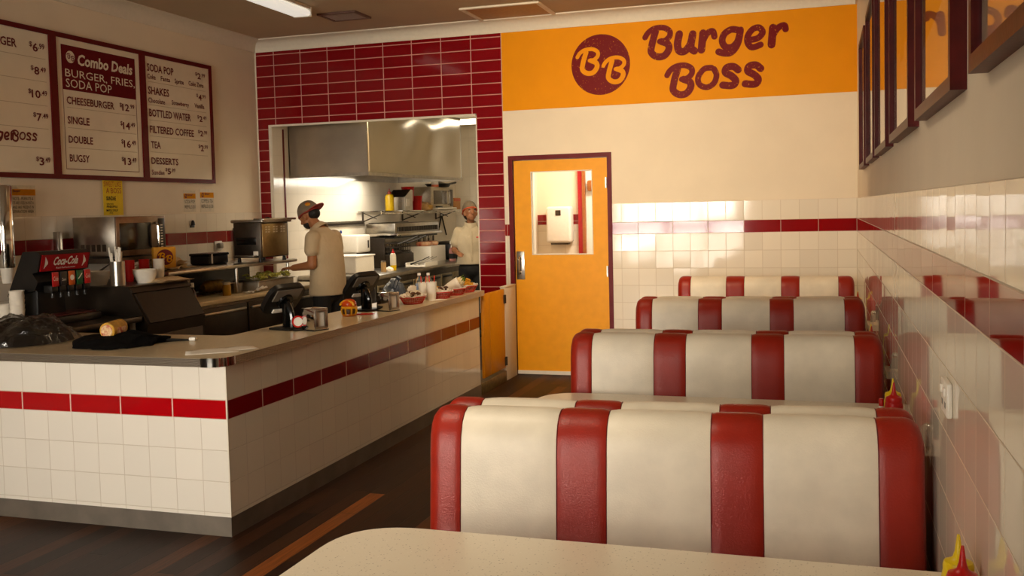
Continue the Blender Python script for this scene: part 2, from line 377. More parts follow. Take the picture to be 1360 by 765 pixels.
MRS=tile_mat('red_subway_tiles','#820812','X',.3085,.1087,-2.905,3.138-.1087*20,grout='#d59b8c',g=.006,amp=.02,rough=.09)
mb=MB().box(XL,-2.907,D-t,D,OZ,3.30).box(XL,-5.461,D-t,D,.86,OZ).box(OX1,-2.907,D-t,D,.6,OZ)
mb.build('red_tile_surround',MRS,wb,False)
MB().box(-5.461,-5.433,D-t,D,.86,OZ).box(XL,-5.58,D-t-.002,D,.86,3.28).box(-5.433,OX1,D-t,D,OZ-.02,OZ).box(OX1-.012,OX1,D-t,D+.2,.6,OZ).build('tile_edge_trim',m_corn,wb,False)
mj=tile_mat('jamb_tiles',WT,'Y',.2,.2,0,.02,'#ddd2bd',jit=.015,rough=.16)
MB().box(OX0-.004,OX0+.006,D,D+.2,.5,OZ).build('jamb_tiles',mj,wb,False)
MB().box(XK,XK+.02,D+.2,D+.225,.5,2.5).build('red_corner_bead',m_darkred,wb,False)
# --- cornice
def cornice(name,a,b,inward):
    a=Vector(a); b=Vector(b); n=Vector(inward)
    prof=[(0,3.28),(.012,3.28),(.014,3.295)]+[(.014+.1*(1-math.cos(PI/2*i/8)),3.295+.09*math.sin(PI/2*i/8)) for i in range(1,9)]+[(.125,3.39),(.125,3.4),(0,3.4)]
    fr=[[tuple(p+n*u+Vector((0,0,z))) for u,z in prof] for p in (a,b)]
    return struct(MB().ring(fr).build(name,m_corn,angle=50))
cornice('trim_1',(XL,D,0),(XR,D,0),(0,-1,0)); cornice('trim_2',(XL,YF,0),(XL,D,0),(1,0,0)); cornice('trim_3',(XR,YF,0),(XR,D,0),(-1,0,0))
struct(MB().box(DX1,XR-t,D-t-.012,D-t,0,.09).build('baseboard_back',m_steeld,smooth=False))
# --- the orange door
dr=struct(thing('door_1','orange painted door with glazed upper panel in a dark red frame',None,(-2.36,D,0)))
X=lambda x:x+2.36
f=.042
MB().box(X(DX0),X(DX0)+f,-.012,.2,0,DZ).box(X(DX1)-f,X(DX1),-.012,.2,0,DZ).box(X(DX0)+f,X(DX1)-f,-.012,.2,DZ-f,DZ).build('door_frame',m_darkred,dr,False)
gx0,gx1,gz0,gz1=X(-2.645),X(-2.045),1.16,1.955; lx0,lx1=X(-2.812),X(-1.902)
leaf=MB()
for q in ((lx0,gx0,.045,2.062),(gx1,lx1,.045,2.062),(gx0,gx1,.045,gz0),(gx0,gx1,gz1,2.062)): leaf.box(q[0],q[1],.012,.055,q[2],q[3])
lf=leaf.build('door_leaf',m_door,dr,False)
MB().box(gx0,gx1,.03,.036,gz0,gz1).build('glass_pane',m_glass,lf,False)
mb=MB()
for q in ((gx0,gx0+.008,gz0,gz1),(gx1-.008,gx1,gz0,gz1),(gx0+.008,gx1-.008,gz0,gz0+.008),(gx0+.008,gx1-.008,gz1-.008,gz1)): mb.box(q[0],q[1],.006,.06,q[2],q[3])
mb.build('glazing_bead',m_corn,lf,False)
MB().box(lx0,lx1,.0,.05,.012,.045).build('weather_strip',m_white,dr,False)
pl=MB().rbox(X(-2.805),X(-2.722),.004,.012,.925,1.195,.004).build('handle_plate',m_steel,lf)
MB().tube(smooth_pts([(X(-2.765),.004,.985),(X(-2.765),-.045,1.0),(X(-2.765),-.05,1.065),(X(-2.765),-.045,1.13),(X(-2.765),.004,1.145)]),.010).build('pull_handle',m_steel,lf)
for z in (1.83,1.0,.25):
    MB().tube([(lx1+.002,.006,z-.05),(lx1+.002,.006,z+.05)],.011).box(lx1-.02,lx1+.02,.008,.013,z-.05,z+.05).build('hinge',m_steel,dr)
# corridor things seen through the door glass
td=thing('towel_dispenser','white wall-mounted paper towel dispenser behind the door glass','dispenser',(-2.76,10.49,1.22))
MB().rbox(-.14,.14,-.16,0,0,.40,.03,3).build('cover',m_white,td)
MB().rbox(-.10,.10,-.12,-.02,-.02,.0,.006).build('outlet_slot',m_steeld,td)
MB().rbox(-.03,.03,-.166,-.155,.3,.36,.004).build('window_slot',m_steeld,td)
d2=struct(thing('door_2',None,None,(-2.2,10.5,0)))
MB().box(-.36,-.28,-.06,.0,0,2.1).box(.28,.36,-.06,0,0,2.1).box(-.28,.28,-.06,0,2.03,2.1).build('door_frame',mat('red_gloss_frame','#a3141a',.3),d2,False)
MB().box(-.28,.28,-.03,0,.02,2.03).build('door_leaf',m_white,d2,False)
MB().box(-.31,-.275,-.07,-.03,.02,2.03).build('door_stop',mat('brown_wood','#9a5a22',.4),d2,False)
MB().rbox(-.25,-.15,-.09,-.03,1.78,1.9,.02).build('door_closer',mat('brown_wood','#9a5a22',.4),d2)
struct(MB().box(-3.036,-3.0,10.2,10.27,0,2.4).box(-3.036,-2.99,9.75,9.83,0,2.4).build('trim_4',m_white,smooth=False))

# ================================================================== CEILING FITTINGS
fl=thing('fluorescent_light','white fluorescent batten light on the ceiling above the counter','light',(-4.3,6.95,ZC))
MB().rbox(-.09,.09,-.65,.65,-.03,0,.008).build('batten',m_white,fl)
MB().rbox(-.085,.085,-.68,.68,-.085,-.03,.03,3).build('diffuser',mat('lit_opal_diffuser','#f3efe2',.4,emit=.75,var=0),fl)
for y in (-.69,.66): MB().rbox(-.09,.09,y,y+.03,-.088,0,.01).build('end_cap',m_white,fl)
cv=thing('ceiling_vent','square brown slatted ceiling vent beside the fluorescent light','vent',(-4.13,8.08,ZC))
MB().box(-.19,.19,-.165,-.14,-.018,0).box(-.19,.19,.14,.165,-.018,0).box(-.19,-.165,-.14,.14,-.018,0).box(.165,.19,-.14,.14,-.018,0).build('frame',mat('brown_vent','#6b4a3c',.5),cv,False)
mb=MB()
for i in range(9): mb.box(-.165,.165,-.13+i*.0325,-.115+i*.0325,-.012,-.002)
mb.build('slats',mat('vent_slat','#a58d7c',.5),cv,False)
MB().box(-.165,.165,-.14,.14,-.003,0).build('backing',m_black,cv,False)
ch=thing('ceiling_hatch','rectangular ceiling access hatch with pale frame above the orange door','hatch',(-2.7,8.52,ZC))
MB().box(-.37,.37,-.3,-.265,-.016,0).box(-.37,.37,.265,.3,-.016,0).box(-.37,-.335,-.265,.265,-.016,0).box(.335,.37,-.265,.265,-.016,0).build('frame',m_corn,ch,False)
MB().box(-.335,.335,-.265,.265,-.006,0).build('panel',mat('hatch_panel','#b98e58',.6),ch,False)

# ================================================================== SHOP SIGN
sg=thing('shop_sign','orange painted wall sign with dark red lettering and roundel above the door','sign',(-1.3,D,2.54))
BY=D-.006
MB().box(-2.903+1.3,XR+1.3,-.006,0,0,.745).build('orange_band',m_orange,sg,False)
SO=Vector((-1.3,D,2.54))
def fs(u,v,l=0): return (u+1.3,-.0065-l,v-2.54)
circ=[(-1.942+.276*math.cos(2*PI*i/64),2.917+.278*math.sin(2*PI*i/64)) for i in range(64)]
mb=MB(); mb.add([fs(*q,.001) for q in circ]+[fs(*q,0) for q in circ],[tuple(range(64))]+[(i,(i+1)%64,(i+1)%64+64,i+64) for i in range(64)])
rd=mb.build('roundel',m_print,sg,False)
ST=[(0.039,[(-1.524,3.133),(-1.494,3.175),(-1.437,3.207),(-1.357,3.209),(-1.303,3.176),(-1.3,3.132),(-1.339,3.095),(-1.39,3.088)]),
(0.048,[(-1.374,3.086),(-1.319,3.059),(-1.311,3.01),(-1.352,2.958),(-1.417,2.953),(-1.469,2.995),(-1.463,3.061),(-1.441,3.139),(-1.428,3.178)]),
(0.051,[(-1.214,3.141),(-1.231,3.052),(-1.216,2.991),(-1.165,2.987),(-1.117,3.044),(-1.094,3.132)]),(0.051,[(-1.094,3.132),(-1.113,3.02),(-1.082,2.981)]),
(0.051,[(-1.003,3.133),(-1.019,2.986)]),(0.042,[(-1.007,3.059),(-0.965,3.128),(-0.918,3.143),(-0.903,3.095)]),
(0.045,[(-0.684,3.132),(-0.753,3.146),(-0.815,3.111),(-0.836,3.05),(-0.808,2.998),(-0.754,2.991),(-0.703,3.037),(-0.676,3.128)]),
(0.045,[(-0.676,3.136),(-0.7,3.021),(-0.755,2.947),(-0.817,2.942),(-0.868,2.958)]),
(0.042,[(-0.611,3.042),(-0.532,3.052),(-0.487,3.098),(-0.516,3.143),(-0.569,3.135),(-0.611,3.084),(-0.616,3.023),(-0.579,2.977),(-0.506,2.994)]),
(0.051,[(-0.399,3.134),(-0.412,2.988)]),(0.042,[(-0.403,3.061),(-0.359,3.126),(-0.306,3.148),(-0.292,3.113)]),
(0.039,[(-1.329,2.779),(-1.3,2.822),(-1.243,2.855),(-1.164,2.858),(-1.11,2.826),(-1.108,2.781),(-1.146,2.744),(-1.197,2.736)]),
(0.048,[(-1.181,2.735),(-1.126,2.708),(-1.119,2.66),(-1.159,2.607),(-1.223,2.601),(-1.275,2.642),(-1.269,2.709),(-1.248,2.787),(-1.234,2.826)]),
(0.039,[(-0.932,2.822),(-0.997,2.815),(-1.05,2.748),(-1.041,2.681),(-0.976,2.651),(-0.913,2.684),(-0.889,2.753),(-0.91,2.809)]),
(0.048,[(-0.7,2.788),(-0.741,2.82),(-0.798,2.814),(-0.811,2.772),(-0.757,2.737),(-0.722,2.692),(-0.75,2.654),(-0.835,2.662)]),
(0.048,[(-0.506,2.787),(-0.547,2.82),(-0.603,2.814),(-0.616,2.771),(-0.563,2.737),(-0.528,2.693),(-0.556,2.654),(-0.64,2.662)])]
BB=[(0.030,[(-2.16,2.998),(-2.134,3.034),(-2.084,3.061),(-2.014,3.063),(-1.968,3.036),(-1.966,2.998),(-2.0,2.966),(-2.044,2.96)]),(0.038,[(-2.03,2.959),(-1.982,2.935),(-1.976,2.894),(-2.012,2.85),(-2.068,2.845),(-2.113,2.88),(-2.108,2.937),(-2.088,3.003),(-2.076,3.036)]),
(0.030,[(-1.915,2.904),(-1.889,2.94),(-1.84,2.968),(-1.771,2.97),(-1.725,2.943),(-1.723,2.905),(-1.757,2.874),(-1.801,2.867)]),(0.038,[(-1.787,2.866),(-1.739,2.843),(-1.733,2.803),(-1.768,2.758),(-1.823,2.753),(-1.868,2.788),(-1.863,2.844),(-1.844,2.91),(-1.832,2.943)])]
mb=MB()
for w_,p in ST: brush(mb,fs,w_*1.32,p,.001)
mb.build('lettering',m_print,sg,False)
mb=MB()
for w_,p in BB: brush(mb,fs,w_*1.2,p,.002)
mb.build('initials',m_orange,rd,False)
def logo(mb_r,mb_o,fr,cu,cv_,r,lift=0,disc=True):
    """small roundel: disc into mb_r, the two initials into mb_o"""
    if disc:
        k=len(mb_r.v); mb_r.v+=[fr(cu+r*math.cos(2*PI*i/28),cv_+r*math.sin(2*PI*i/28),lift) for i in range(28)]; mb_r.f.append(tuple(range(k,k+28)))
    q=r/.277
    for w_,p in BB: brush(mb_o,fr,w_*q*1.2,[(cu+(x+1.942)*q,cv_+(z-2.917)*q) for x,z in p],lift+.0008,4)
def script_bb(mb,fr,u,v,h,lift=0,which=range(16)):
    """the two-word script drawn at a small size, v = base line of word one, h = cap height"""
    q=h/.255
    for i in which:
        w_,p=ST[i]; brush(mb,fr,w_*q*1.25,[(u+(x+1.524)*q,v+(z-2.953)*q) for x,z in p],lift,3)

# ================================================================== MENU BOARDS (left wall)
def menu_board(y0,y1,label,items,seps,extra=None):
    b=thing('menu_board',label,'menu board',(XL,(y0+y1)/2,1.915),group='menu boards on the left wall')
    cy=(y0+y1)/2; F=lambda u,v,l=0:(.024+l,u-cy,v-1.915)
    h=1.122; hw=(y1-y0)/2; e=.036
    MB().box(0,.035,-hw,-hw+e,0,h).box(0,.035,hw-e,hw,0,h).box(0,.035,-hw+e,hw-e,0,e).box(0,.035,-hw+e,hw-e,h-e,h).build('frame',m_darkred,b,False)
    pn=MB().box(.002,.0235,-hw+e,hw-e,e,h-e).build('panel',m_board,b,False)
    mb=MB()
    if extra: extra(b,pn,mb,F)
    for it in items:
        if it[0].startswith('$'): price(mb,lambda u,v:F(u,v,.0015),*it)
        elif it[0]=='@script': 
            q=it[4]; script_bb(mb,F,it[1],it[3],q,.0015,range(11)); 
            wd=ST[11:]; 
            for w_,p in wd: brush(mb,F,w_*q/.255,[(it[2]+(x+1.329)*q/.255,it[3]+(z-2.601)*q/.255) for x,z in p],.0015,3)
        else: txt(mb,lambda u,v:F(u,v,.0015),it[0],it[1],it[2],it[3],it[4],bold=.022 if it[4]-it[3]>.058 else .014)
    mb.build('lettering',m_ink,pn,False)
    mb=MB()
    for z,a,c in seps: mb.add([F(a,z-.002,.001),F(c,z-.002,.001),F(c,z+.002,.001),F(a,z+.002,.001)],[(0,1,2,3)])
    mb.build('rule_lines',mat('pale_rule_ink','#bda98b',.6),pn,False)
    return b
cyb=(6.06+7.087)/2
def combo(b,pn,mb,F):
    r=MB(); r.box(.0238,.0248,6.153-cyb,6.998-cyb,2.608-1.915,2.953-1.915); hd=r.build('header_block',mat('red_header_print','#6a0814',.5,spec=.15),pn,False)
    w_=MB(); i=MB(); k=MB()
    n=30; c=(6.248,2.865); w_.add([F(c[0]+.047*math.cos(2*PI*j/n),c[1]+.047*math.sin(2*PI*j/n),.0018) for j in range(n)],[tuple(range(n))])
    txt(w_,lambda u,v:F(u,v,.0018),'Combo Deals',6.325,6.962,2.81,2.90,bold=.03,shear=.15)
    txt(w_,lambda u,v:F(u,v,.0018),'BURGER, FRIES,',6.186,6.985,2.70,2.77); txt(w_,lambda u,v:F(u,v,.0018),'SODA POP',6.188,6.70,2.628,2.695)
    w_.build('header_lettering',m_board,hd,False)
    logo(k,i,F,c[0],c[1],.047,.0019,False); i.build('roundel_initials',m_ink,hd,False)
    L=MB()
    for q in ((6.153,6.158,1.995,2.61),(6.993,6.998,1.995,2.61),(6.153,6.998,1.992,1.997)): L.add([F(q[0],q[2],.001),F(q[1],q[2],.001),F(q[1],q[3],.001),F(q[0],q[3],.001)],[(0,1,2,3)])
    L.build('outline',m_ink,pn,False)
menu_board(5.03,6.06,'leftmost menu board, cut off at the left, listing burger prices',
 [('BURGER',5.42,5.719,2.859,2.922),('$6.99',5.837,5.985,2.854,2.925),('$8.49',5.841,5.989,2.685,2.75),('$10.49',5.807,5.991,2.51,2.576),('$7.49',5.844,5.991,2.34,2.405),('@script',5.30,5.625,2.18,.075),('$3.49',5.851,5.991,2.011,2.077)],
 [(z,5.12,5.99) for z in (2.81,2.64,2.46,2.287,2.14)])
menu_board(6.06,7.087,'middle menu board with a red combo deals header',
 [('CHEESEBURGER',6.188,6.722,2.498,2.558),('$12.99',6.786,6.968,2.501,2.565),('SINGLE',6.188,6.426,2.345,2.405),('$14.49',6.786,6.969,2.346,2.413),('DOUBLE',6.19,6.456,2.196,2.255),('$16.49',6.787,6.97,2.194,2.262),('BUGSY',6.192,6.409,2.051,2.109),('$13.49',6.783,6.966,2.048,2.115)],
 [(z,6.186,6.98) for z in (2.472,2.315,2.161)],combo)
menu_board(7.087,8.083,'rightmost menu board listing soda pop, shakes and desserts',
 [('SODA POP',7.154,7.518,2.874,2.942),('$2.99',7.838,7.99,2.89,2.951),('Coke',7.155,7.265,2.808,2.853),('Fanta',7.336,7.464,2.81,2.851),('Sprite',7.529,7.66,2.797,2.853),('Coke Zero',7.732,7.959,2.813,2.857),('SHAKES',7.156,7.443,2.676,2.744),('$4.99',7.842,7.989,2.692,2.752),('Chocolate',7.156,7.38,2.603,2.647),('Strawberry',7.474,7.725,2.6,2.654),('Vanilla',7.809,7.96,2.615,2.658),('BOTTLED WATER',7.158,7.747,2.482,2.55),('$2.49',7.843,7.987,2.491,2.552),('FILTERED COFFEE',7.159,7.782,2.34,2.405),('$2.99',7.846,7.989,2.355,2.414),('TEA',7.165,7.297,2.207,2.269),('$2.99',7.845,7.992,2.215,2.278),('DESSERTS',7.161,7.535,2.069,2.129),('Sundae',7.16,7.333,1.976,2.02),('$5.99',7.346,7.486,1.984,2.043)],
 [(z,7.155,7.985) for z in (2.785,2.584,2.452,2.313,2.175)])
# notices on the left wall
def notice(name,label,cat,y0,y1,z0,z1,m,x=XL,curl=.006):
    o=thing(name,label,cat,(x,(y0+y1)/2,z0)); hw=(y1-y0)/2; h=z1-z0
    F=lambda u,v,l=0:(.0025+l+curl*max(0,(.12-v)/.12)**2*0,u,v)
    MB().rbox(0,.0025,-hw,hw,0,h,.0008,1).build('sheet',m,o,False); return o,F,hw,h
sp,F,hw,h=notice('sundae_poster','yellow hand-lettered dessert poster taped under the middle menu board','poster',6.555,6.79,1.628,1.925,mat('yellow_paper','#e9c81c',.7,var=.03),x=XL+.012)
mb=MB(); L=lambda u,v:F(u,v,.001)
txt(mb,L,'SWEET LIKE',-hw+.012,hw-.02,h-.06,h-.02); txt(mb,L,'A BOSS',-hw+.035,hw-.02,h-.115,h-.072); mb.build('red_lettering',mat('red_marker','#b5380c',.6),sp,False)
mb=MB(); txt(mb,L,'SUNDAE',-hw+.035,.03,h-.175,h-.14,bold=.03)
txt(mb,L,'SPICED',-hw+.035,.0,.085,.1); txt(mb,L,'PINEAPPLE',-hw+.035,.045,.062,.08,bold=.02); txt(mb,L,'MAPLE SYRUP',-hw+.03,.05,.032,.05,bold=.02); txt(mb,L,'PIE',-.05,-.01,.012,.027); mb.build('black_lettering',m_inkb,sp,False)
def small_notice(label,y0,y1,z0,z1,lines,name='paper_notice',hw_frac=(.0,1),zb=(.62,.86)):
    o,F,hw,h=notice(name,label,'notice',y0,y1,z0,z1,mat('cream_notice_paper','#e2d3b6',.35))
    k=MB(); k.box(.0025,.0032,-hw,hw,h*zb[0],h*zb[1]); hd=k.build('orange_header',m_gold,o,False)
    i=MB(); j=MB(); rr=h*(zb[1]-zb[0])*.42; cv_=h*(zb[0]+zb[1])/2
    logo(i,j,lambda u,v,l=0:F(u,v,l+.001),-hw*.62,cv_,rr,0,True); 
    script_bb(i,lambda u,v,l=0:F(u,v,l+.001),-hw*.35,cv_+rr*.12,rr*.75,0,range(11)); 
    i.build('header_print',m_ink,hd,False); j.build('header_initials',m_gold,hd,False)
    b=MB(); n=len(lines); lh=h*zb[0]*.8/n
    for q,s_ in enumerate(lines): txt(b,lambda u,v:F(u,v,.001),s_,-hw*.85,hw*.85,h*zb[0]*.92-(q+1)*lh+lh*.3,h*zb[0]*.92-q*lh)
    b.build('lettering',m_inkb,o,False)
small_notice('small notice with orange header, left of the pair under the rightmost menu board',7.62,7.80,1.645,1.845,['SODA POP','REFILLS $1'])
small_notice('small notice with orange header, right of the pair under the rightmost menu board',7.87,8.085,1.645,1.86,['COFFEE & TEA','REFILLS $1.50'])
small_notice('allergy notice with orange header at the far left of the wall',5.535,5.85,1.63,1.86,['PLEASE NOTE - PEANUTS &','TREE NUTS ARE USED IN BOTH','FOODS AND ARE PRESENT IN','THE PREPARATION AREA'],zb=(.68,.88))

# ================================================================== FRAMED POSTERS (right wall)
yel=mat('ochre_poster_print','#c99a24',.5,var=.12,scale=6); ivo=mat('ivory_poster_paper','#dccfae',.5,var=.05,scale=6); brn=mat('brown_poster_print','#7d5526',.5,var=.1)
def poster(y0,y1,z0,z1,label,art):
    o=thing('framed_poster',label,'poster',(XR,(y0+y1)/2,z0),group='framed posters on the right wall'); hw=(y1-y0)/2; h=z1-z0; e=.032
    MB().box(-.034,0,-hw,-hw+e,0,h).box(-.034,0,hw-e,hw,0,h).box(-.034,0,-hw+e,hw-e,0,e).box(-.034,0,-hw+e,hw-e,h-e,h).build('frame',m_frame,o,False)
    pr=MB().box(-.014,-.001,-hw+e,hw-e,e,h-e).build('print',ivo,o,False)
    F=lambda u,v,l=0:(-.0145-l,-u,v)
    a=MB(); b=MB(); art(a,b,F,hw-e,h); a.build('artwork',yel,pr,False)
    if b.v: b.build('artwork_detail',brn,pr,False)
    MB().box(-.020,-.018,-hw+e,hw-e,e,h-e).build('glazing',mat('poster_glazing','#ffffff',.02,var=0,trans=1,ior=1.25),o,False)
def disc(mb,F,cu,cv_,ru,rv,l=0,n=28,a0=0,a1=2*PI):
    pts=[(cu+ru*math.cos(a0+(a1-a0)*i/(n-1)),cv_+rv*math.sin(a0+(a1-a0)*i/(n-1))) for i in range(n)]
    mb.add([F(*q,l) for q in pts],[tuple(range(n))])
def art_cups(a,b,F,w_,h):
    a.add([F(-w_+.03,.3*h),F(w_-.03,.3*h),F(w_-.03,h-.07),F(-w_+.03,h-.07)],[(0,1,2,3)]); disc(b,F,-w_*.5,.42*h,.11,.1,.001); disc(b,F,w_*.25,.45*h,.14,.1,.001); disc(a,F,-w_*.5,.42*h,.07,.06,.002)
def art_bun(a,b,F,w_,h):
    a.add([F(-w_+.03,.22*h),F(w_-.03,.3*h),F(w_-.03,h-.07),F(-w_+.03,h-.07)],[(0,1,2,3)]); disc(b,F,0,.62*h,.2,.16,.001,a0=0,a1=PI); b.add([F(-.2,.5*h,.001),F(.2,.5*h,.001),F(.2,.57*h,.001),F(-.2,.57*h,.001)],[(0,1,2,3)])
def art_shake(a,b,F,w_,h):
    a.add([F(-w_+.03,.35*h),F(w_-.03,.35*h),F(w_-.03,h-.07),F(-w_+.03,h-.07)],[(0,1,2,3)]); b.add([F(-.08,.3*h,.001),F(.08,.3*h,.001),F(.13,.7*h,.001),F(-.13,.7*h,.001)],[(0,1,2,3)])
for (y0,y1,l),a in zip(((1.15,2.0,'framed ochre poster on the right wall nearest the camera'),(2.275,3.11,'framed poster second from the camera on the right wall'),(3.34,4.25,'framed poster third from the camera on the right wall'),(4.5,5.40,'framed poster fourth from the camera on the right wall'),(5.6,6.45,'framed poster fifth from the camera on the right wall'),(6.75,7.6,'framed poster on the right wall closest to the orange sign')),(art_cups,art_bun,art_shake,art_cups,art_bun,art_shake)): poster(y0,y1,1.832,2.735,l,a)

# ================================================================== COUNTER
cb=thing('tiled_counter','L-shaped service counter base clad in cream tiles with a red stripe','counter',(XC,4.107,0))
def cbx(name,m,*bs):
    mb=MB()
    for b in bs: mb.box(b[0]-XC,b[1]-XC,b[2]-4.107,b[3]-4.107,b[4],b[5])
    return mb.build(name,m,cb,False)
YE=7.83; XL2=-5.5
cbx('carcass',m_corn,(-3.22,XC-t,4.107+t,YE,.1,.861),(XL2,-3.22,4.107+t,4.78,.1,.861))
cF=tile_mat('counter_front_tiles','#f0e8da','X',.158,.158,XC+.002,.593-.158*4,grout='#d0c3b0',jit=.03); cFR=tile_mat('counter_front_red_tiles','#a5070e','X',.316,.1,XC-.004,.591,grout='#e0b9a4',g=.006)
cS=tile_mat('counter_side_tiles','#f0e6d2','Y',.158,.158,4.107,.593-.158*4,grout='#d0c3b0',jit=.03); cSR=tile_mat('counter_side_red_tiles','#850810','Y',.316,.1,4.11,.591,grout='#e0b9a4',g=.006,rough=.2,spec=.3)
cFU=tile_mat('counter_front_top_tiles','#f0e8da','X',.158,.185,XC+.002,.690,grout='#d0c3b0',jit=.03); cSU=tile_mat('counter_side_top_tiles','#f0e6d2','Y',.158,.185,4.107,.690,grout='#d0c3b0',jit=.03)
cbx('front_tiles',cF,(XL2,XC,4.107,4.107+t,.1,.593)); cbx('front_top_tiles',cFU,(XL2,XC,4.107,4.107+t,.689,.862)); cbx('front_red_stripe',cFR,(XL2,XC-.006,4.1065,4.107+t,.593,.689))
cbx('side_tiles',cS,(XC-t,XC,4.107+t,YE,.1,.593)); cbx('side_top_tiles',cSU,(XC-t,XC,4.107+t,YE,.689,.862)); cbx('side_red_stripe',cSR,(XC-t,XC+.0005,4.113,YE,.593,.689))
cbx('corner_trim',m_corn,(XC-.006,XC+.001,4.106,4.113,.1,.862))
cbx('kickboard',mat('dull_steel_kickboard','#8d8376',.45,.6,var=.1,scale=6),(XL2,XC-.002,4.109,4.2,0,.1),(-2.9,XC-.002,4.2,YE+.02,0,.1))
def round_poly(pts,rad,n=8):
    out=[]; m=len(pts)
    for i,(p,r) in enumerate(zip(pts,rad)):
        p=Vector(p); a=(Vector(pts[i-1])-p).normalized(); b=(Vector(pts[(i+1)%m])-p).normalized()
        if r<=0: out.append(tuple(p)); continue
        for j in range(n+1):
            t_=j/n; q=p+a*r*(1-t_)**2+b*r*t_**2; out.append(tuple(q))
    return out
WT_=thing('worktop','continuous beige laminate worktop with ribbed metal edge on the tiled counter','worktop',(XC,4.107,.862))
P0=[(XL2-XC,-.065),(.022,-.065),(.022,7.94-4.107),(-3.29-XC,7.94-4.107),(-3.29-XC,4.86-4.107),(XL2-XC,4.86-4.107)]
poly=round_poly(P0,[0,.12,.03,.03,.05,0])
def inset(pl,d):
    n=len(pl); out=[]
    for i in range(n):
        p0,p1,p2=Vector(pl[i-1]),Vector(pl[i]),Vector(pl[(i+1)%n]); e1=(p1-p0); e2=(p2-p1)
        n1=Vector((-e1.y,e1.x)).normalized(); n2=Vector((-e2.y,e2.x)).normalized(); q=(n1+n2); q=q/max(q.length,1e-6); out.append(tuple(p1+q*d/max(.5,q.dot(n1))))
    return out
m_top=mat('beige_laminate','#d6c3a0',.24,var=.03,scale=60)
MB().prism(inset(poly,.003),.0,.043).build('slab',m_top,WT_,angle=25)
m_rib=new_mat('ribbed_aluminium'); MATS['ribbed_aluminium']=m_rib[0]
def rib():
    m,nt,p=m_rib; geo=N(nt,'ShaderNodeNewGeometry'); sp=N(nt,'ShaderNodeSeparateXYZ'); nt.links.new(geo.outputs['Position'],sp.inputs[0])
    fr=math_n(nt,'SINE',math_n(nt,'MULTIPLY',sp.outputs[2],2*PI/.0075)); b=N(nt,'ShaderNodeBump'); b.inputs['Distance'].default_value=.002; b.inputs['Strength'].default_value=.8
    nt.links.new(fr,b.inputs['Height']); nt.links.new(b.outputs[0],p.inputs['Normal']); p.inputs['Base Color'].default_value=lin('#a89b8c'); p.inputs['Metallic'].default_value=.8; p.inputs['Roughness'].default_value=.4; return m
rib()
out=poly; inn=inset(poly,.003); k=len(out)
mb=MB(); mb.add([(x,y,0) for x,y in out]+[(x,y,.0425) for x,y in out]+[(x,y,.0425) for x,y in inn]+[(x,y,0) for x,y in inn],[(a+i,a+(i+1)%k,b+(i+1)%k,b+i) for a,b in ((0,k),(k,2*k),(2*k,3*k),(3*k,0)) for i in range(k)])
mb.build('edge_band',m_rib[0],WT_,angle=25)
cc=[q for q in out if q[0]>-.14 and q[1]<.10]
mb=MB(); o2=[(x*1.0+(.0012 if x>-.05 else 0),y-.0012) for x,y in cc]; n=len(o2)
mb.add([(x,y,-.001) for x,y in o2]+[(x,y,.0435) for x,y in o2],[(i,i+1,i+1+n,i+n) for i in range(n-1)]); mb.build('corner_cap',m_chrome,WT_,normals=False)

# low swing gate
gt=thing('swing_gate','low orange swing gate between the counter end and the door wall','gate',(XC,7.95,.13))
MB().rbox(-.028,-.006,0,.19,0,.735,.003).rbox(-.028,-.006,.193,.60,0,.735,.003).build('gate_leaf',mat('orange_gate_paint','#d98c08',.35,var=.03),gt)
for z in (.06,.64): MB().tube([(.0,.605,z-.04),(.0,.605,z+.04)],.011).box(-.006,.001,.575,.612,z-.04,z+.04).build('hinge',m_steeld,gt)
gp=thing('gate_post','cream post carrying the hinges of the orange swing gate','post',(XC-.02,8.64,0))
MB().rbox(-.03,.015,-.075,.26,0,.87,.004).build('post',m_corn,gp)
MB().rbox(-.034,.019,-.079,.26,.87,.885,.004).build('cap',m_corn,gp)
st=struct(MB().rbox(-3.1,XC-.0,YE+.03,8.56,0,.1,.006).build('trim_5',mat('worn_metal_threshold','#7d6a42',.45,.5,var=.15)))

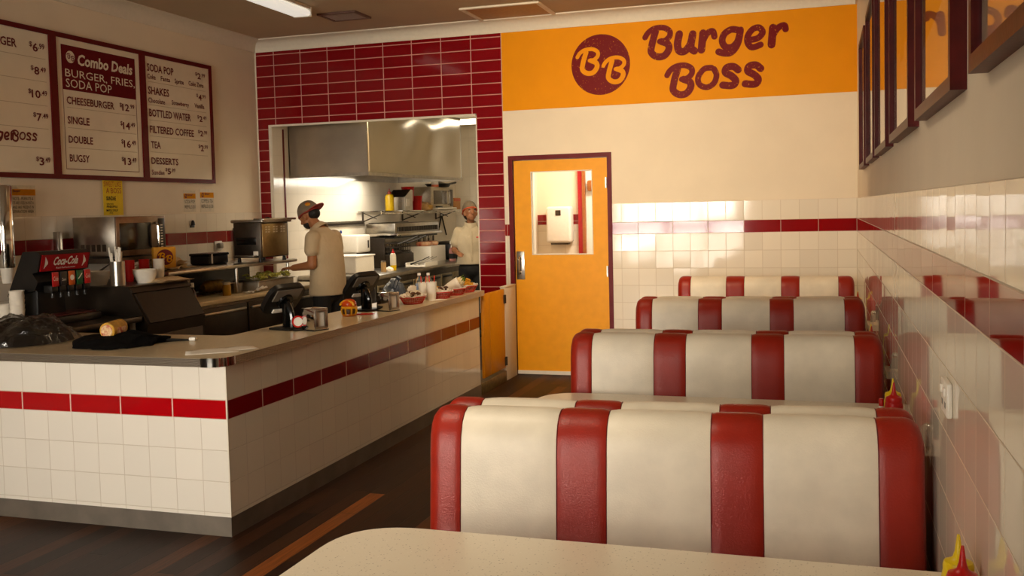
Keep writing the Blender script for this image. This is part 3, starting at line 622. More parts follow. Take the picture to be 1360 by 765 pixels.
# ================================================================== BOOTHS
PE=[-.707,-.597,-.303,-.157,.139,.281,.583,.706]
PROF=[(-.035,.40),(-.03,.50),(-.022,.62),(-.012,.74),(-.003,.83),(.0,.875),(.008,.925),(.026,.964),(.055,.988),(.088,.998),(.115,.996),(.137,.984),(.150,.962),(.155,.93),(.155,.40)]
def prof_norm():
    out=[]
    for i,(y,z) in enumerate(PROF):
        a=PROF[max(i-1,0)]; b=PROF[min(i+1,len(PROF)-1)]; d=Vector((b[0]-a[0],b[1]-a[1])).normalized(); out.append((-d.y,d.x))
    return out
PN=prof_norm()
def bench(label):
    o=thing('booth_bench',label,'booth seat',group='striped booth benches')
    MB().box(-.65,.65,.045,.145,0,.93).build('backrest_frame',m_black,o,False)
    for i in range(7):
        x0,x1=PE[i],PE[i+1]; fr=[]; K=12
        for k in range(K+1):
            s_=k/K; x=x0+(x1-x0)*s_; d=.005*(1-abs(2*s_-1)**6)-.002
            x_=x
            if i==0: q=min(1,(x-x0)/.05); d-=.05*(1-math.sqrt(max(0,1-(1-q)**2)))
            if i==6: q=min(1,(x1-x)/.05); d-=.05*(1-math.sqrt(max(0,1-(1-q)**2)))
            loop=[]
            for (y,z),(ny,nz) in zip(PROF,PN):
                dd=d if y<.154 else min(d,0)
                wob=.0025*noise.noise(Vector((x*6,y*9,z*5)))
                loop.append((x_,y+ny*(dd+wob),z+nz*(dd+wob) if z>.41 else z))
            fr.append(loop)
        MB().ring(fr).build('upholstery_panel',m_vr if i%2==0 else m_vc,o,angle=50)
    mb=MB()
    for e in PE[1:-1]: mb.tube([(e,y+ny*-.0015,z+nz*-.0015) for (y,z),(ny,nz) in zip(PROF,PN)],.0016,5)
    mb.build('piping',m_seam,o)
    MB().rbox(-.70,.70,-.47,-.03,.33,.46,.04,4).build('seat_cushion',m_vr,o)
    MB().box(-.68,.68,-.42,.14,0,.33).build('plinth',m_black,o,False)
    return o
B0=None
def benches(x,y,rz,la,lb):
    global B0
    for k,l in enumerate((la,lb)):
        if not l: continue
        p=Vector((x,y,0)); a=rz
        if k: p=p+Matrix.Rotation(rz,3,'Z')@Vector((0,.318,0)); a=rz+PI
        if B0 is None: B0=bench(l); place(B0,p,a)
        else: dup(B0,p,a,l)
R=math.radians
benches(-.440,2.72,R(3.2),'red and cream striped booth bench nearest the camera, front of its back-to-back pair','striped booth bench behind the nearest one, only its top ridge showing')
benches(-.447,4.485,R(2.6),'striped booth bench second from the camera, facing forward with its lower part hidden','striped booth bench back to back with the second one, showing a thin top ridge')
benches(-.452,6.235,R(3.0),'striped booth bench third from the camera, left end in front of the cream tiles','striped booth bench back to back with the third one, hidden except its top')
benches(-.46,8.20,R(0),'smallest striped booth bench, farthest back beside the orange door',None)

# ================================================================== TABLES
T0=None
def table(y,label,rz=0):
    global T0
    if T0: return dup(T0,(-.47,y,0),rz,label)
    o=thing('booth_table',label,'table',(-.47,y,0),rz,'speckled booth tables'); T0=o
    pl=round_poly([(-.755,-.355),(.745,-.355),(.745,.355),(-.755,.355)],[.2,.01,.01,.2],10)
    MB().prism(pl,.712,.75).build('tabletop',m_lam,o,angle=25)
    MB().prism([(x*1.0008,y_*1.0015) for x,y_ in pl],.716,.746).build('edge_strip',m_corn,o,angle=25)
    for x in (-.4,.45):
        MB().lathe([(.0,0),(.2,0),(.2,.015),(.05,.04),(.03,.05),(.03,.70),(.10,.705),(.1,.712),(0,.712)],(x,0,0),20).build('pedestal',m_chrome,o)
    return o
TY=(2.012,3.96,5.5,7.4)
table(TY[0],'speckled cream booth table with rounded corner in the foreground'); table(TY[1],'speckled booth table mostly hidden behind the nearest striped bench')
table(TY[2],'speckled booth table hidden between the second and third striped benches'); table(TY[3],'speckled booth table hidden in front of the farthest striped bench')
# condiments by the wall
def squeeze(name,label,m,group):
    o=thing(name,label,'sauce bottle',group=group)
    MB().lathe([(0,0),(.029,0),(.031,.006),(.031,.055),(.0285,.062),(.0285,.075),(.031,.082),(.031,.118),(.029,.128),(.026,.133),(0,.133)],n=20).build('bottle_body',m,o)
    MB().lathe([(.0,.131),(.028,.131),(.0285,.142),(.026,.149),(.018,.152),(.0105,.158),(.007,.170),(.0035,.196),(.0025,.202),(0,.202)],n=18).build('nozzle_cap',m,o)
    return o
def hot(label):
    o=thing('hot_sauce_bottle',label,'sauce bottle',group='hot sauce bottles on the booth tables')
    MB().lathe([(0,0),(.015,0),(.016,.004),(.016,.075),(.008,.095),(.008,.105),(0,.105)],n=14).build('bottle',mat('red_brown_glass','#5a1408',.1),o)
    MB().lathe([(.0163,.015),(.0165,.016),(.0165,.07),(.0163,.071)],n=14).build('label_band',mat('dark_green_label','#15301c',.5),o)
    MB().lathe([(0,.104),(.0088,.104),(.0088,.112),(0,.112)],n=12).build('collar',m_white,o)
    MB().lathe([(0,.112),(.009,.112),(.009,.135),(.0075,.138),(0,.138)],n=12).build('cap',m_red,o)
    return o
def shaker(label):
    o=thing('salt_shaker',label,'salt shaker',group='salt shakers on the booth tables')
    MB().lathe([(0,0),(.019,0),(.02,.003),(.016,.055),(0,.055)],n=14).build('glass_body',mat('frosted_glass','#d9d6cc',.2,trans=.5),o)
    MB().lathe([(0,.055),(.0175,.055),(.0175,.064),(.014,.074),(.007,.08),(0,.081)],n=14).build('metal_cap',m_chrome,o)
    return o
m_mus=mat('mustard_yellow_plastic','#e6c50a',.38,var=.03); m_ket=mat('ketchup_red_plastic','#bb0c0a',.35,var=.04)
CP=((2.02,1.955,'on the foreground table'),(3.77,3.69,'behind the nearest striped bench'),(5.43,5.34,'behind the second striped bench'),(7.43,7.35,'behind the third striped bench'))
y0_=None
for i,(ya,yb,pl) in enumerate(CP):
    la='yellow mustard squeeze bottle by the wall '+pl; lb='red ketchup squeeze bottle by the wall '+pl
    if i==0:
        ms=squeeze('mustard_bottle',la,m_mus,'mustard bottles'); place(ms,(.248,ya,.75)); ks=squeeze('ketchup_bottle',lb,m_ket,'ketchup bottles'); place(ks,(.247,yb,.75))
        hs=hot('small hot sauce bottle with red cap '+pl); place(hs,(.215,1.95,.75)); ss=shaker('small glass salt shaker '+pl); place(ss,(.215,1.86,.75))
    else:
        dup(ms,(.243,ya,.75),0,la); dup(ks,(.241,yb,.75),0,lb)
        dup(hs,(.2,yb+.02,.75),0,'small hot sauce bottle with red cap '+pl); dup(ss,(.232,yb-.09,.75),0,'small glass salt shaker '+pl)
nd0=None
def napkin(label,loc,rz):
    global nd0
    if nd0: return dup(nd0,loc,rz,label)
    o=thing('napkin_dispenser',label,'napkin dispenser',loc,rz,'steel napkin dispensers'); nd0=o
    a,b,h=.058,.055,.132
    mb=MB().rbox(-a,a,-b,b,0,.012,.004).rbox(-a,a,-b,b,h-.008,h,.003).rbox(-a,a,-b,-b+.006,0,h,.002).rbox(-a,a,b-.006,b,0,h,.002)
    mb.build('housing',m_chrome,o)
    for s_ in (-1,1):
        fp=MB().rbox(s_*a-.004,s_*a+.004,-b+.01,-b+.03,.01,h-.006,.002).rbox(s_*a-.004,s_*a+.004,b-.03,b-.01,.01,h-.006,.002).rbox(s_*a-.004,s_*a+.004,-b+.01,b-.01,h-.022,h-.006,.002).rbox(s_*a-.004,s_*a+.004,-b+.01,b-.01,.01,.025,.002).build('face_plate',m_steel,o)
    MB().rbox(-a+.006,a-.006,-b+.012,b-.012,.012,h-.012,.004).build('napkin_stack',m_paper,o)
    MB().rbox(-a-.003,a+.003,-b-.003,b+.003,-.0,.006,.002).build('base',m_black,o)
    return o

# ================================================================== ON THE COUNTER
ZT=.905
napkin('steel napkin dispenser on the counter in front of the nearer order screen',(-2.905,5.17,ZT),R(-20))
napkin('steel napkin dispenser on the counter in front of the farther order screen',(-2.925,6.25,ZT),R(-18))
wo=thing('power_outlet','white power outlet on the right wall tiles beside the nearest striped bench','outlet',(XR-t,2.50,1.088))
pl_=MB().rbox(-.013,0,-.058,.058,0,.082,.004).build('plate',m_white,wo)
for k in (-1,1):
    MB().rbox(-.018,-.012,.028*k-.009,.028*k+.009,.048,.068,.002).build('switch',m_white,wo)
    MB().box(-.0136,-.0128,.028*k-.008,.028*k-.005,.02,.034).box(-.0136,-.0128,.028*k+.005,.028*k+.008,.02,.034).build('socket_slots',m_black,wo,False)
def terminal(label,loc,rz):
    o=thing('order_screen',label,'order screen',loc,rz,'tilted order screens on the counter')
    MB().rbox(-.09,.09,-.10,.08,0,.014,.006).build('foot',m_black,o)
    MB().tube(smooth_pts([(0,-.03,.012),(0,-.03,.08),(0,-.005,.14),(0,.03,.18)]),[.02]*19,10).rbox(-.035,.035,-.01,.02,.01,.16,.008).build('stand_arm',m_blackg,o)
    T=Matrix.Translation((0,.045,.185))@Matrix.Rotation(R(-50),4,'X')
    sc=MB().prism(round_poly([(-.135,-.11),(.135,-.11),(.135,.11),(-.135,.11)],[.08]*4,8),-.016,.016,T).build('screen_casing',m_black,o,angle=30)
    MB().rbox(-.10,.10,-.08,.08,.0155,.0175,.0006,1,T).build('glass_screen',m_blackg,sc)
    MB().rbox(-.10,.10,-.09,.0,-.024,-.0155,.003,1,T).build('rear_plate',mat('grey_rear_plate','#6b6256',.4),sc)
    MB().lathe([(0,-.04),(.05,-.04),(.055,-.016),(0,-.016)],(0,0,0),18,T).build('tilt_hub',m_blackg,sc)
    MB().rbox(-.05,.04,.07,.10,-.024,-.0155,.002,1,T).build('sticker',m_paper,sc)
    return o
tm=terminal('black tilted order screen nearest the counter corner',(-3.10,5.2,ZT),R(72))
dup(tm,(-3.10,6.26,ZT),R(70),'black tilted order screen farther along the counter, beside the baskets')
cs=thing('card_holder','small round red and white card stand against the nearer order screen','card',(-2.99,5.12,ZT),R(45))
MB().lathe([(0,-.006),(.027,-.006),(.027,.006),(0,.006)],(0,0,.055),24,Matrix.Translation((0,0,0))@Matrix.Translation((0,0,.055))@Matrix.Rotation(PI/2,4,'X')@Matrix.Translation((0,0,-.055))).build('card',m_white,cs)
MB().lathe([(.030,-.004),(.036,-.004),(.036,.004),(.030,.004)],(0,0,.055),24,Matrix.Translation((0,0,.055))@Matrix.Rotation(PI/2,4,'X')@Matrix.Translation((0,0,-.055))).build('red_rim',m_red,cs)
MB().rbox(-.03,.03,-.02,.02,0,.008,.003).build('foot',m_black,cs)
# burger shaped jar
bj=thing('burger_jar','orange and red burger-shaped jar on the counter between the order screens','jar',(-3.05,5.9,ZT))
MB().lathe([(0,0),(.042,0),(.047,.008),(.046,.018),(.0,.018)],n=24).build('base_bun',mat('toffee_bun','#c9701a',.3),bj)
MB().lathe([(0,.018),(.044,.018),(.046,.03),(.047,.045),(.044,.052),(0,.052)],n=24).build('patty',mat('dark_patty','#4c2b12',.35,bump=.3,bscale=120),bj)
mb=MB()
for k in range(8):
    a=2*PI*k/8; mb.tube(smooth_pts([(.046*math.cos(a),.046*math.sin(a),.012),(.053*math.cos(a),.053*math.sin(a),.04),(.048*math.cos(a),.048*math.sin(a),.066)],4),.006,6)
mb.build('cheese_drips',mat('cheese_yellow','#e5a219',.3),bj)
MB().lathe([(0,.05),(.053,.052),(.056,.060),(.053,.068),(0,.069)],n=24).build('cheese_slice',mat('cheese_yellow','#e5a219',.3),bj)
lid=MB().lathe([(0,.067),(.047,.067),(.051,.078),(.048,.095),(.036,.110),(.018,.117),(0,.118)],n=24).build('lid_bun',mat('red_orange_bun','#cf4a12',.22),bj)
MB().tube([(.05*math.cos(a),.0+.05*math.sin(a)*0-.03,.075+.03*math.sin(a)) for a in [i*PI/8 for i in range(9)]],.008,8).build('handle_ring',mat('cheese_yellow','#e5a219',.3),bj)
pen=thing('red_pen','red pen lying on the counter beside the burger jar','pen',(-2.97,5.98,ZT+.006),R(20))
MB().tube([(-.07,0,0),(.05,0,0),(.065,0,0)],[.005,.005,.002]).build('barrel',m_red,pen); MB().tube([(-.08,0,0),(-.07,0,0)],.0055).build('cap',m_white,pen)
# leaflets
def leaflet(label,loc,rz,wx,wy,nm='menu_leaflet',z=.003):
    o=thing(nm,label,'leaflet',loc,rz)
    MB().grid(lambda u,v:(wx*(u-.5),wy*(v-.5),z+.006*math.sin(u*3)*v),8,6).build('sheet',m_paper,o)
    o.children[0].modifiers.new('thickness','SOLIDIFY').thickness=.0008
    mb=MB()
    for k in range(7): mb.box(-wx*.4,wx*(.1+.3*random.random()),wy*(.38-.12*k)-.004,wy*(.38-.12*k)+.004,z+.001+.0006,z+.0066) if 0 else None
    return o
leaflet('folded pale leaflet lying on the worktop at the counter corner',(-2.985,4.25,ZT),R(35),.26,.15)
leaflet('smaller pale leaflet tucked under the one at the counter corner',(-2.90,4.36,ZT),R(50),.18,.11)
leaflet('crumpled white paper slip lying beside the red food baskets',(-2.86,7.02,ZT),R(65),.16,.05,'paper_slip')
# red plastic food baskets
m_bask=mat('red_basket_plastic','#c42a1c',.35,var=.05)
def basket(label,loc,rz,sx=.125,sy=.085,liner=True):
    o=thing('food_basket',label,'basket',loc,rz,'red plastic food baskets on the counter')
    n=40; fl=[]
    def lp(s,z): return [(sx*s*math.cos(2*PI*i/n),sy*s*math.sin(2*PI*i/n),z) for i in range(n)]
    mb=MB(); mb.ring([lp(.72,.0),lp(.74,.004),lp(.0+.72,.008)]); mb.tube(lp(1.0,.052)+[lp(1.0,.052)[0]],.005,6); mb.tube(lp(.9,.035)+[lp(.9,.035)[0]],.0025,5); mb.tube(lp(.82,.02)+[lp(.82,.02)[0]],.0025,5)
    for i in range(n):
        a=2*PI*i/n; mb.tube([(sx*.72*math.cos(a),sy*.72*math.sin(a),.004),(sx*math.cos(a+.05),sy*math.sin(a+.05),.052)],.0026,4)
    mb.build('woven_shell',m_bask,o)
    if liner:
        mb=MB(); rr=random.Random(int(loc[1]*100))
        ph=[rr.uniform(.98,1.16) for _ in range(n)]
        L=[[(sx*s*(ph[i] if s>.9 else 1)*math.cos(2*PI*i/n),sy*s*(ph[i] if s>.9 else 1)*math.sin(2*PI*i/n),z+(rr.uniform(-.006,.012) if s>.9 else 0)) for i in range(n)] for s,z in ((.55,.012),(.7,.014),(.88,.045),(1.0,.062))]
        mb.ring(L,False); ob=mb.build('paper_liner',m_paper,o); ob.modifiers.new('thickness','SOLIDIFY').thickness=.001
    return o
bk=[basket('red food basket of mushroom bites nearest the farther napkin dispenser',(-2.955,6.76,ZT),R(80)),
    basket('red food basket with paper-wrapped bites nearest the counter edge',(-2.90,7.20,ZT),R(85),.11,.085),
    basket('red food basket of chips just behind the white paper cup',(-3.09,7.42,ZT),R(80)),
    basket('red food basket holding the wrapped salad roll',(-2.895,7.49,ZT),R(85),.115,.085),
    basket('red food basket of chips at the far counter end',(-2.90,7.77,ZT),R(85))]
m_chip=mat('golden_chip','#f0ae2c',.45,var=.15,scale=60); m_mush=mat('brown_mushroom','#6b4526',.5,var=.2,scale=40); m_onion=mat('pale_onion','#e9dcc0',.45,var=.1)
def chips(base,label,n=26,seed=1,zoff=.042):
    r=random.Random(seed); o=thing('chips_portion',label,'chips',(base.location.x,base.location.y,base.location.z+zoff),base.rotation_euler.z)
    for i in range(n):
        a=r.uniform(0,2*PI); q=r.uniform(0,.75); c=Vector((.095*q*math.cos(a),.06*q*math.sin(a),.012+.04*(1-q)*r.random()+.012*r.random()))
        M=Matrix.Translation(c)@Matrix.Rotation(r.uniform(0,PI),4,'Z')@Matrix.Rotation(r.uniform(-.5,.5),4,'Y'); l=r.uniform(.03,.05)
        MB().rbox(-l,l,-.007,.007,-.007,.007,.002,1,M).build('chip',m_chip,o)
    return o
chips(bk[2],'heap of golden chips in the basket behind the paper cup',26,3); chips(bk[4],'heap of golden chips in the basket at the far counter end',26,5)
def bites(base,label,ma,mb_,seed,n=9,kind='bites_portion'):
    r=random.Random(seed); o=thing(kind,label,'food',(base.location.x,base.location.y,base.location.z+.044),base.rotation_euler.z)
    for i in range(n):
        a=2*PI*i/n+r.random()*.5; q=.65 if i%3 else .1; c=(.085*q*math.cos(a),.055*q*math.sin(a),.018+.02*r.random())
        if i%2: MB().lathe([(0,-.014),(.008,-.014),(.009,.0),(.021,.002),(.02,.011),(.011,.018),(0,.019)],c,12,None).build('mushroom',ma,o)
        else:
            M=Matrix.Translation(c)@Matrix.Rotation(r.uniform(.3,1.2),4,'X')@Matrix.Rotation(r.uniform(0,PI),4,'Z')
            MB().tube([tuple(M@Vector((.02*math.cos(t_),.02*math.sin(t_),0))) for t_ in [k*2*PI/12 for k in range(13)]],.006,7).build('onion_ring',mb_,o)
    return o
bites(bk[0],'brown mushrooms and pale onion rings in the nearest red basket',m_mush,m_onion,2)
bites(bk[1],'dark patties and onion rings in the basket at the counter edge',mat('dark_patty','#4c2b12',.35,bump=.3,bscale=120),m_onion,4,7)
wr_=thing('salad_wrap','white paper-wrapped salad roll lying across a red basket','wrap',(-2.895,7.50,ZT+.066),R(12))
TM=Matrix.Rotation(R(-28),4,'Y')
wp=[(-.13,.012),(-.125,.022),(-.04,.040),(.02,.046),(.05,.048)]
fr=[[tuple(TM@Vector((x,r_*math.cos(2*PI*i/18)*(1+.06*math.sin(5*i)),r_*math.sin(2*PI*i/18)+.02))) for i in range(18)] for x,r_ in wp]
ob=MB().ring(fr,False).build('paper_cone',m_paper,wr_); ob.modifiers.new('thickness','SOLIDIFY').thickness=.0012
MB().tube([tuple(TM@Vector((x,0,.02))) for x in (-.1,-.02,.06,.085,.09)],[.008,.03,.038,.034,.02],14).build('flatbread',mat('flatbread','#e6cf9e',.6,var=.2,scale=40),wr_)
for i in range(6):
    c=TM@Vector((.082,.02*math.cos(i*1.05),.02+.02*math.sin(i*1.05))); MB().grid(lambda u,v:(c.x+.018*(u-.5)+.006*math.sin(v*9),c.y+.04*(v-.5),c.z+.025*(u-.2)+.006*math.sin(v*7+i)),5,8).build('lettuce_leaf',mat('lettuce_green','#7f9a2c',.4,var=.3,scale=60),wr_)
# cups, straws, water bottles, napkins
def paper_cup(label,loc,h=.13,r0=.03,r1=.042,straw=True):
    o=thing('paper_cup',label,'cup',loc,0,'white paper cups on the counter')
    MB().lathe([(0,0),(r0,0),(r1,h),(r1+.002,h+.002),(r1-.002,h),(r0,.006),(0,.006)],n=22).build('cup',m_paper,o)
    if straw:
        for k in (-1,1): MB().tube([(.012*k,0,.02),(.022*k,.008,h+.05)],.0035,7).build('straw',mat('red_straw','#d8402c',.35),o)
    return o
paper_cup('white paper cup with red straws standing in front of the water bottles',(-2.90,7.0,ZT),.145)
paper_cup('second white paper cup with red straws behind the front one',(-3.0,7.07,ZT),.135)
np_=thing('napkin_fan','fanned stack of white paper napkins standing behind the nearest basket','napkins',(-3.03,6.95,ZT))
for i,a in enumerate((-.35,-.1,.18)):
    M=Matrix.Rotation(R(70),4,'Z')@Matrix.Rotation(a,4,'Y'); MB().rbox(-.035,.035,-.004+.012*i,.003+.012*i,0,.12,.002,1,M).build('napkin',m_paper,np_)
m_bot=mat('clear_bottle_plastic','#e8f0f4',.05,var=0,trans=.92,ior=1.2)
def water(label,loc):
    o=thing('water_bottle',label,'bottle',loc,0,'plastic water bottles on the counter')
    MB().lathe([(0,0),(.026,0),(.03,.006),(.03,.05),(.0285,.055),(.03,.06),(.03,.13),(.026,.15),(.012,.172),(.011,.185),(0,.185)],n=20).build('bottle',m_bot,o)
    MB().lathe([(.0304,.065),(.0308,.066),(.0308,.118),(.0304,.119)],n=20).build('label_band',mat('blue_white_label','#b8c4d6',.4,col2='#5f7ba6',scale=40),o)
    MB().lathe([(0,.184),(.0135,.184),(.0135,.2),(.012,.203),(0,.203)],n=16).build('cap',m_white,o)
    return o
w0=water('clear water bottle, left and taller-looking of the two behind the paper cups',(-3.085,7.19,ZT)); dup(w0,(-3.01,7.20,ZT),.5,'clear water bottle, right of the two behind the paper cups')
# bag in clear plastic and black cloth with wrapped roll
bag=thing('wrapped_black_bundle','black bundle wrapped in crinkled clear plastic at the left end of the counter','bundle',(-4.37,4.44,ZT),R(-8))
def lump(u,v,sx,sy,h,seed,fold=.25):
    a=2*PI*u; q=math.sin(PI*v/2) if v<1 else 1
    r=1+fold*noise.noise(Vector((math.cos(a)*1.6+seed,math.sin(a)*1.6,v*2.2)))
    z=h*math.cos(PI*v/2)**.7*(1+.35*noise.noise(Vector((math.cos(a)*2.5*v+seed,math.sin(a)*2.5*v,3))))
    return (sx*q*r*math.cos(a),sy*q*r*math.sin(a),max(z,.002))
MB().grid(lambda u,v:lump(u,.02+.98*v,.25,.23,.13,1.3),40,16).build('black_fabric',mat('black_fabric','#0b0908',.95,spec=.1,bump=.4,bscale=25),bag)
def crink(u,v):
    p=lump(u,.02+.98*v,.268,.245,.142,1.3); k=.022*abs(noise.noise(Vector((p[0]*16,p[1]*16,p[2]*16))))+.012*noise.noise(Vector((p[0]*55,p[1]*55,1)))
    s=1+.10*max(0,v-.85)/.15*(1+noise.noise(Vector((u*40,0,0)))); return (p[0]*s,p[1]*s,max(p[2]+k,.003))
MB().grid(crink,90,36).build('clear_plastic_wrap',mat('crinkled_clear_plastic','#2a2520',.14,var=0,alpha=.5,spec=1,coat=.6,bump=1,bscale=26),bag,angle=180)
clo=thing('black_cloth','folded black garment lying on the counter under the wrapped roll','cloth',(-3.70,4.42,ZT),R(12))
MB().grid(lambda u,v:(lambda p:(p[0],p[1],max(.002,p[2]+.018*noise.noise(Vector((p[0]*14,p[1]*20,2))))))(lump(u,.02+.98*v,.24,.20,.065,5.1,.35)),44,14).build('folded_cloth',mat('black_fabric','#0b0908',.95,spec=.1,bump=.4,bscale=25),clo)
MB().tube([(.20,.08,.012),(.30,.12,.008),(.36,.13,.005)],[.012,.007,.004]).build('cord',m_black,clo)
MB().rbox(.345,.385,.115,.15,.0,.022,.008).build('white_tag',m_white,clo)
rl=thing('wrapped_roll','yellow and red paper-wrapped roll lying on the black garment','food',(-3.73,4.42,ZT+.085),R(100))
MB().tube([(-.075,0,0),(-.07,0,0),(0,0,.002),(.07,0,.008),(.085,0,.01)],[.038,.044,.046,.042,.02],20).build('wrapper',mat('yellow_wrapper','#dba436',.45,var=.15,scale=30),rl)
MB().lathe([(0,-.003),(.033,-.003),(.034,0),(0,.0)],(0,0,0),20,Matrix.Translation((-.0755,0,0))@Matrix.Rotation(PI/2,4,'Y')).build('printed_end',mat('red_wrapper_print','#b3341a',.45,col2='#e8cf9a',scale=45),rl)
MB().rbox(-.04,.05,-.047,-.03,-.02,.015,.006).build('red_print',mat('red_wrapper_print','#b3341a',.45,col2='#e8cf9a',scale=45),rl)

# ================================================================== BEHIND THE COUNTER (left wall bench line)
m_dk=mat('dark_cabinet_steel','#33291f',.4,.4,var=.15,scale=8); m_foodpan=mat('mixed_salad','#6d6a24',.6,var=.5,scale=50,col2='#3a2a15')
# lower steel bench
lb=thing('steel_bench','low steel bench on legs below the drinks dispenser, left of the slanted cabinet','bench',(-5.0,5.2,0))
MB().rbox(-.5,.53,-.33,.385,.885,.925,.008).build('bench_top',m_steeld,lb)
MB().box(-.45,.48,-.28,.34,.30,.33).build('lower_shelf',m_steeld,lb,False)
for x in (-.45,.48):
    for y in (-.28,.34): MB().tube([(x,y,0),(x,y,.885)],.02,10).build('leg',m_steel,lb)
# slanted cabinet
sc=thing('slanted_cabinet','dark steel cabinet with a slanted front panel beside the drinks dispenser','cabinet',(-5.0,5.935,0))
pr=[(-.5,0),(.5,0),(.54,.80),(.55,.86),(.41,1.10),(.40,1.12),(-.5,1.12)]
fr=[[(x,y,z) for x,z in pr] for y in (-.325,.335)]
MB().ring(fr).build('body',m_dk,sc,angle=20)
def slf(u,v,l=0): # on the slanted face
    a=Vector((.55,0,.86)); b=Vector((.41,0,1.10)); n=Vector((.24,0,.14)).normalized(); p=a+(b-a)*v+n*(.001+l); return (p.x,-.325+.66*u,p.z)
mb=MB(); mb.add([slf(.03,.02),slf(.97,.02),slf(.97,.86),slf(.03,.86),slf(.03,.02,.012),slf(.97,.02,.012),slf(.97,.86,.012),slf(.03,.86,.012)],[(4,5,6,7),(0,1,5,4),(1,2,6,5),(2,3,7,6),(3,0,4,7)]); mb.build('slanted_panel',mat('dark_brown_panel','#2b2119',.45,0,spec=.3,var=.08),sc,False)
mb=MB(); mb.add([slf(.0,.89,.014),slf(1,.89,.014),slf(1,1,.014),slf(0,1,.014),slf(0,.89),slf(1,.89),slf(1,1),slf(0,1)],[(0,1,2,3),(0,1,5,4),(1,2,6,5),(2,3,7,6),(3,0,4,7)]); mb.build('top_rail',m_dk,sc,False)
MB().rbox(.50,.545,-.30,.31,.12,.78,.006).build('door_panel',mat('brown_steel_door','#3f2f22',.42,.2,var=.1),sc)
MB().box(-.5,.41,-.335,.34,1.12,1.128).build('worktop_sheet',m_steeld,sc,False)
ZB=1.128
# items on the slanted cabinet
sw=thing('straw_holder','steel canister of white wrapped straws on the slanted cabinet','straw holder',(-4.74,5.68,ZB))
MB().lathe([(0,0),(.05,0),(.05,.17),(.046,.17),(.045,.01),(0,.01)],n=24).build('canister',m_steel,sw)
r_=random.Random(4)
for i in range(14):
    a=r_.uniform(0,2*PI); q=r_.uniform(.005,.03); MB().tube([(q*math.cos(a),q*math.sin(a),.02),(q*2.2*math.cos(a),q*2.2*math.sin(a),.22+.06*r_.random())],.006,6).build('straw',m_paper,sw)
for i,(x,y,n,l) in enumerate(((-4.70,5.92,3,'stack of white paper bowls right of the straw canister'),(-4.93,5.70,3,'stack of white paper bowls behind and left of the straw canister'))):
    b=thing('bowl_stack',l,'bowls',(x,y,ZB),0,'stacked paper bowls on the slanted cabinet')
    for k in range(n): MB().lathe([(0,.012*k),(.055,.012*k),(.085,.075+.012*k),(.088,.076+.012*k),(.083,.074+.012*k),(.053,.006+.012*k),(0,.006+.012*k)],n=26).build('bowl',m_paper,b)
for i,(x,y,m_,l) in enumerate(((-4.92,6.02,m_red,'stack of red cups behind the paper bowls'),(-4.88,6.14,m_red,'second stack of red cups behind the paper bowls'))):
    b=thing('cup_stack',l,'cups',(x,y,ZB),0,'cup stacks on the slanted cabinet')
    for k in range(4): MB().lathe([(0,.02*k),(.028,.02*k),(.04,.10+.02*k),(.041,.101+.02*k),(.038,.10+.02*k),(.026,.004+.02*k),(0,.004+.02*k)],n=18).build('cup',m_,b)
wc_=thing('cup_stack','stack of white paper cups under the burger bag on the slanted cabinet','cups',(-4.78,6.18,ZB),0,'cup stacks on the slanted cabinet')
for k in range(4): MB().lathe([(0,.02*k),(.03,.02*k),(.042,.10+.02*k),(.043,.101+.02*k),(.04,.10+.02*k),(.028,.004+.02*k),(0,.004+.02*k)],n=18).build('cup',m_paper,wc_)
wp_=thing('wrapping_sheets','loose sheets of tan wrapping paper on top of the slanted cabinet','paper',(-4.66,6.06,ZB))
for k in range(3): 
    ob=MB().grid(lambda u,v:(.2*(u-.5)+.01*k,.36*(v-.5)+.02*k,.004+.006*k+.012*math.sin(3*u+k)*v+.01*noise.noise(Vector((u*4,v*4,k)))),8,10).build('sheet',mat('tan_wrapping_paper','#d9bf95',.8,var=.06),wp_); ob.modifiers.new('thickness','SOLIDIFY').thickness=.0008
# drinks dispenser
sd=thing('drinks_dispenser','black counter soda fountain with a red script sign and five flavour valves','drinks dispenser',(-4.98,5.21,.925),R(90)); sd.scale=(.9,1,.93)
MB().rbox(-.20,.08,-.15,-.01,0,.42,.02).build('tower',m_black,sd)
MB().rbox(-.25,.25,-.30,.04,.0,.055,.012).build('drip_base',m_black,sd)
pr=[(.05,.20),(-.17,.24),(-.20,.30),(-.16,.36),(-.20,.37),(-.23,.49),(-.20,.51),(-.09,.51)]
fr=[[(x,y,z) for y,z in pr] for x in (-.25,.25)]
hd=MB().ring(fr).build('head',m_black,sd,angle=25)
def sf(u,v,l=0):
    a=Vector((0,-.20,.37)); b=Vector((0,-.23,.49)); n=Vector((0,-.12,-.03)).normalized(); p=a+(b-a)*v+n*(.002+l); return (-.235+.47*u,p.y,p.z)
mb=MB(); mb.add([sf(.0,.03),sf(1,.03),sf(1,.97),sf(0,.97),sf(0,.03,.004),sf(1,.03,.004),sf(1,.97,.004),sf(0,.97,.004)],[(4,5,6,7),(0,1,5,4),(1,2,6,5),(2,3,7,6),(3,0,4,7)]); sgn=mb.build('red_sign',mat('red_sign_panel','#a0141a',.25,var=.04),hd,False)
mb=MB(); txt(mb,lambda u,v:sf(u,v,.0055),'Coca-Cola',.25,.76,.34,.84,bold=.025,shear=.3); txt(mb,lambda u,v:sf(u,v,.0055),'Real Refreshment',.32,.72,.14,.24)
for x in (.10,.90):
    for k in range(5): brush(mb,lambda u,v,l=0:sf(u,v,.0055),.012,[(x-.03+.012*k,.2+.05*k),(x-.02+.012*k,.5),(x+.01*k-.03,.85-.05*k)])
mb.build('sign_lettering',m_white,sgn,False)
cols=('#c3161a','#1a1212','#d9611c','#0f5a2c','#c3161a')
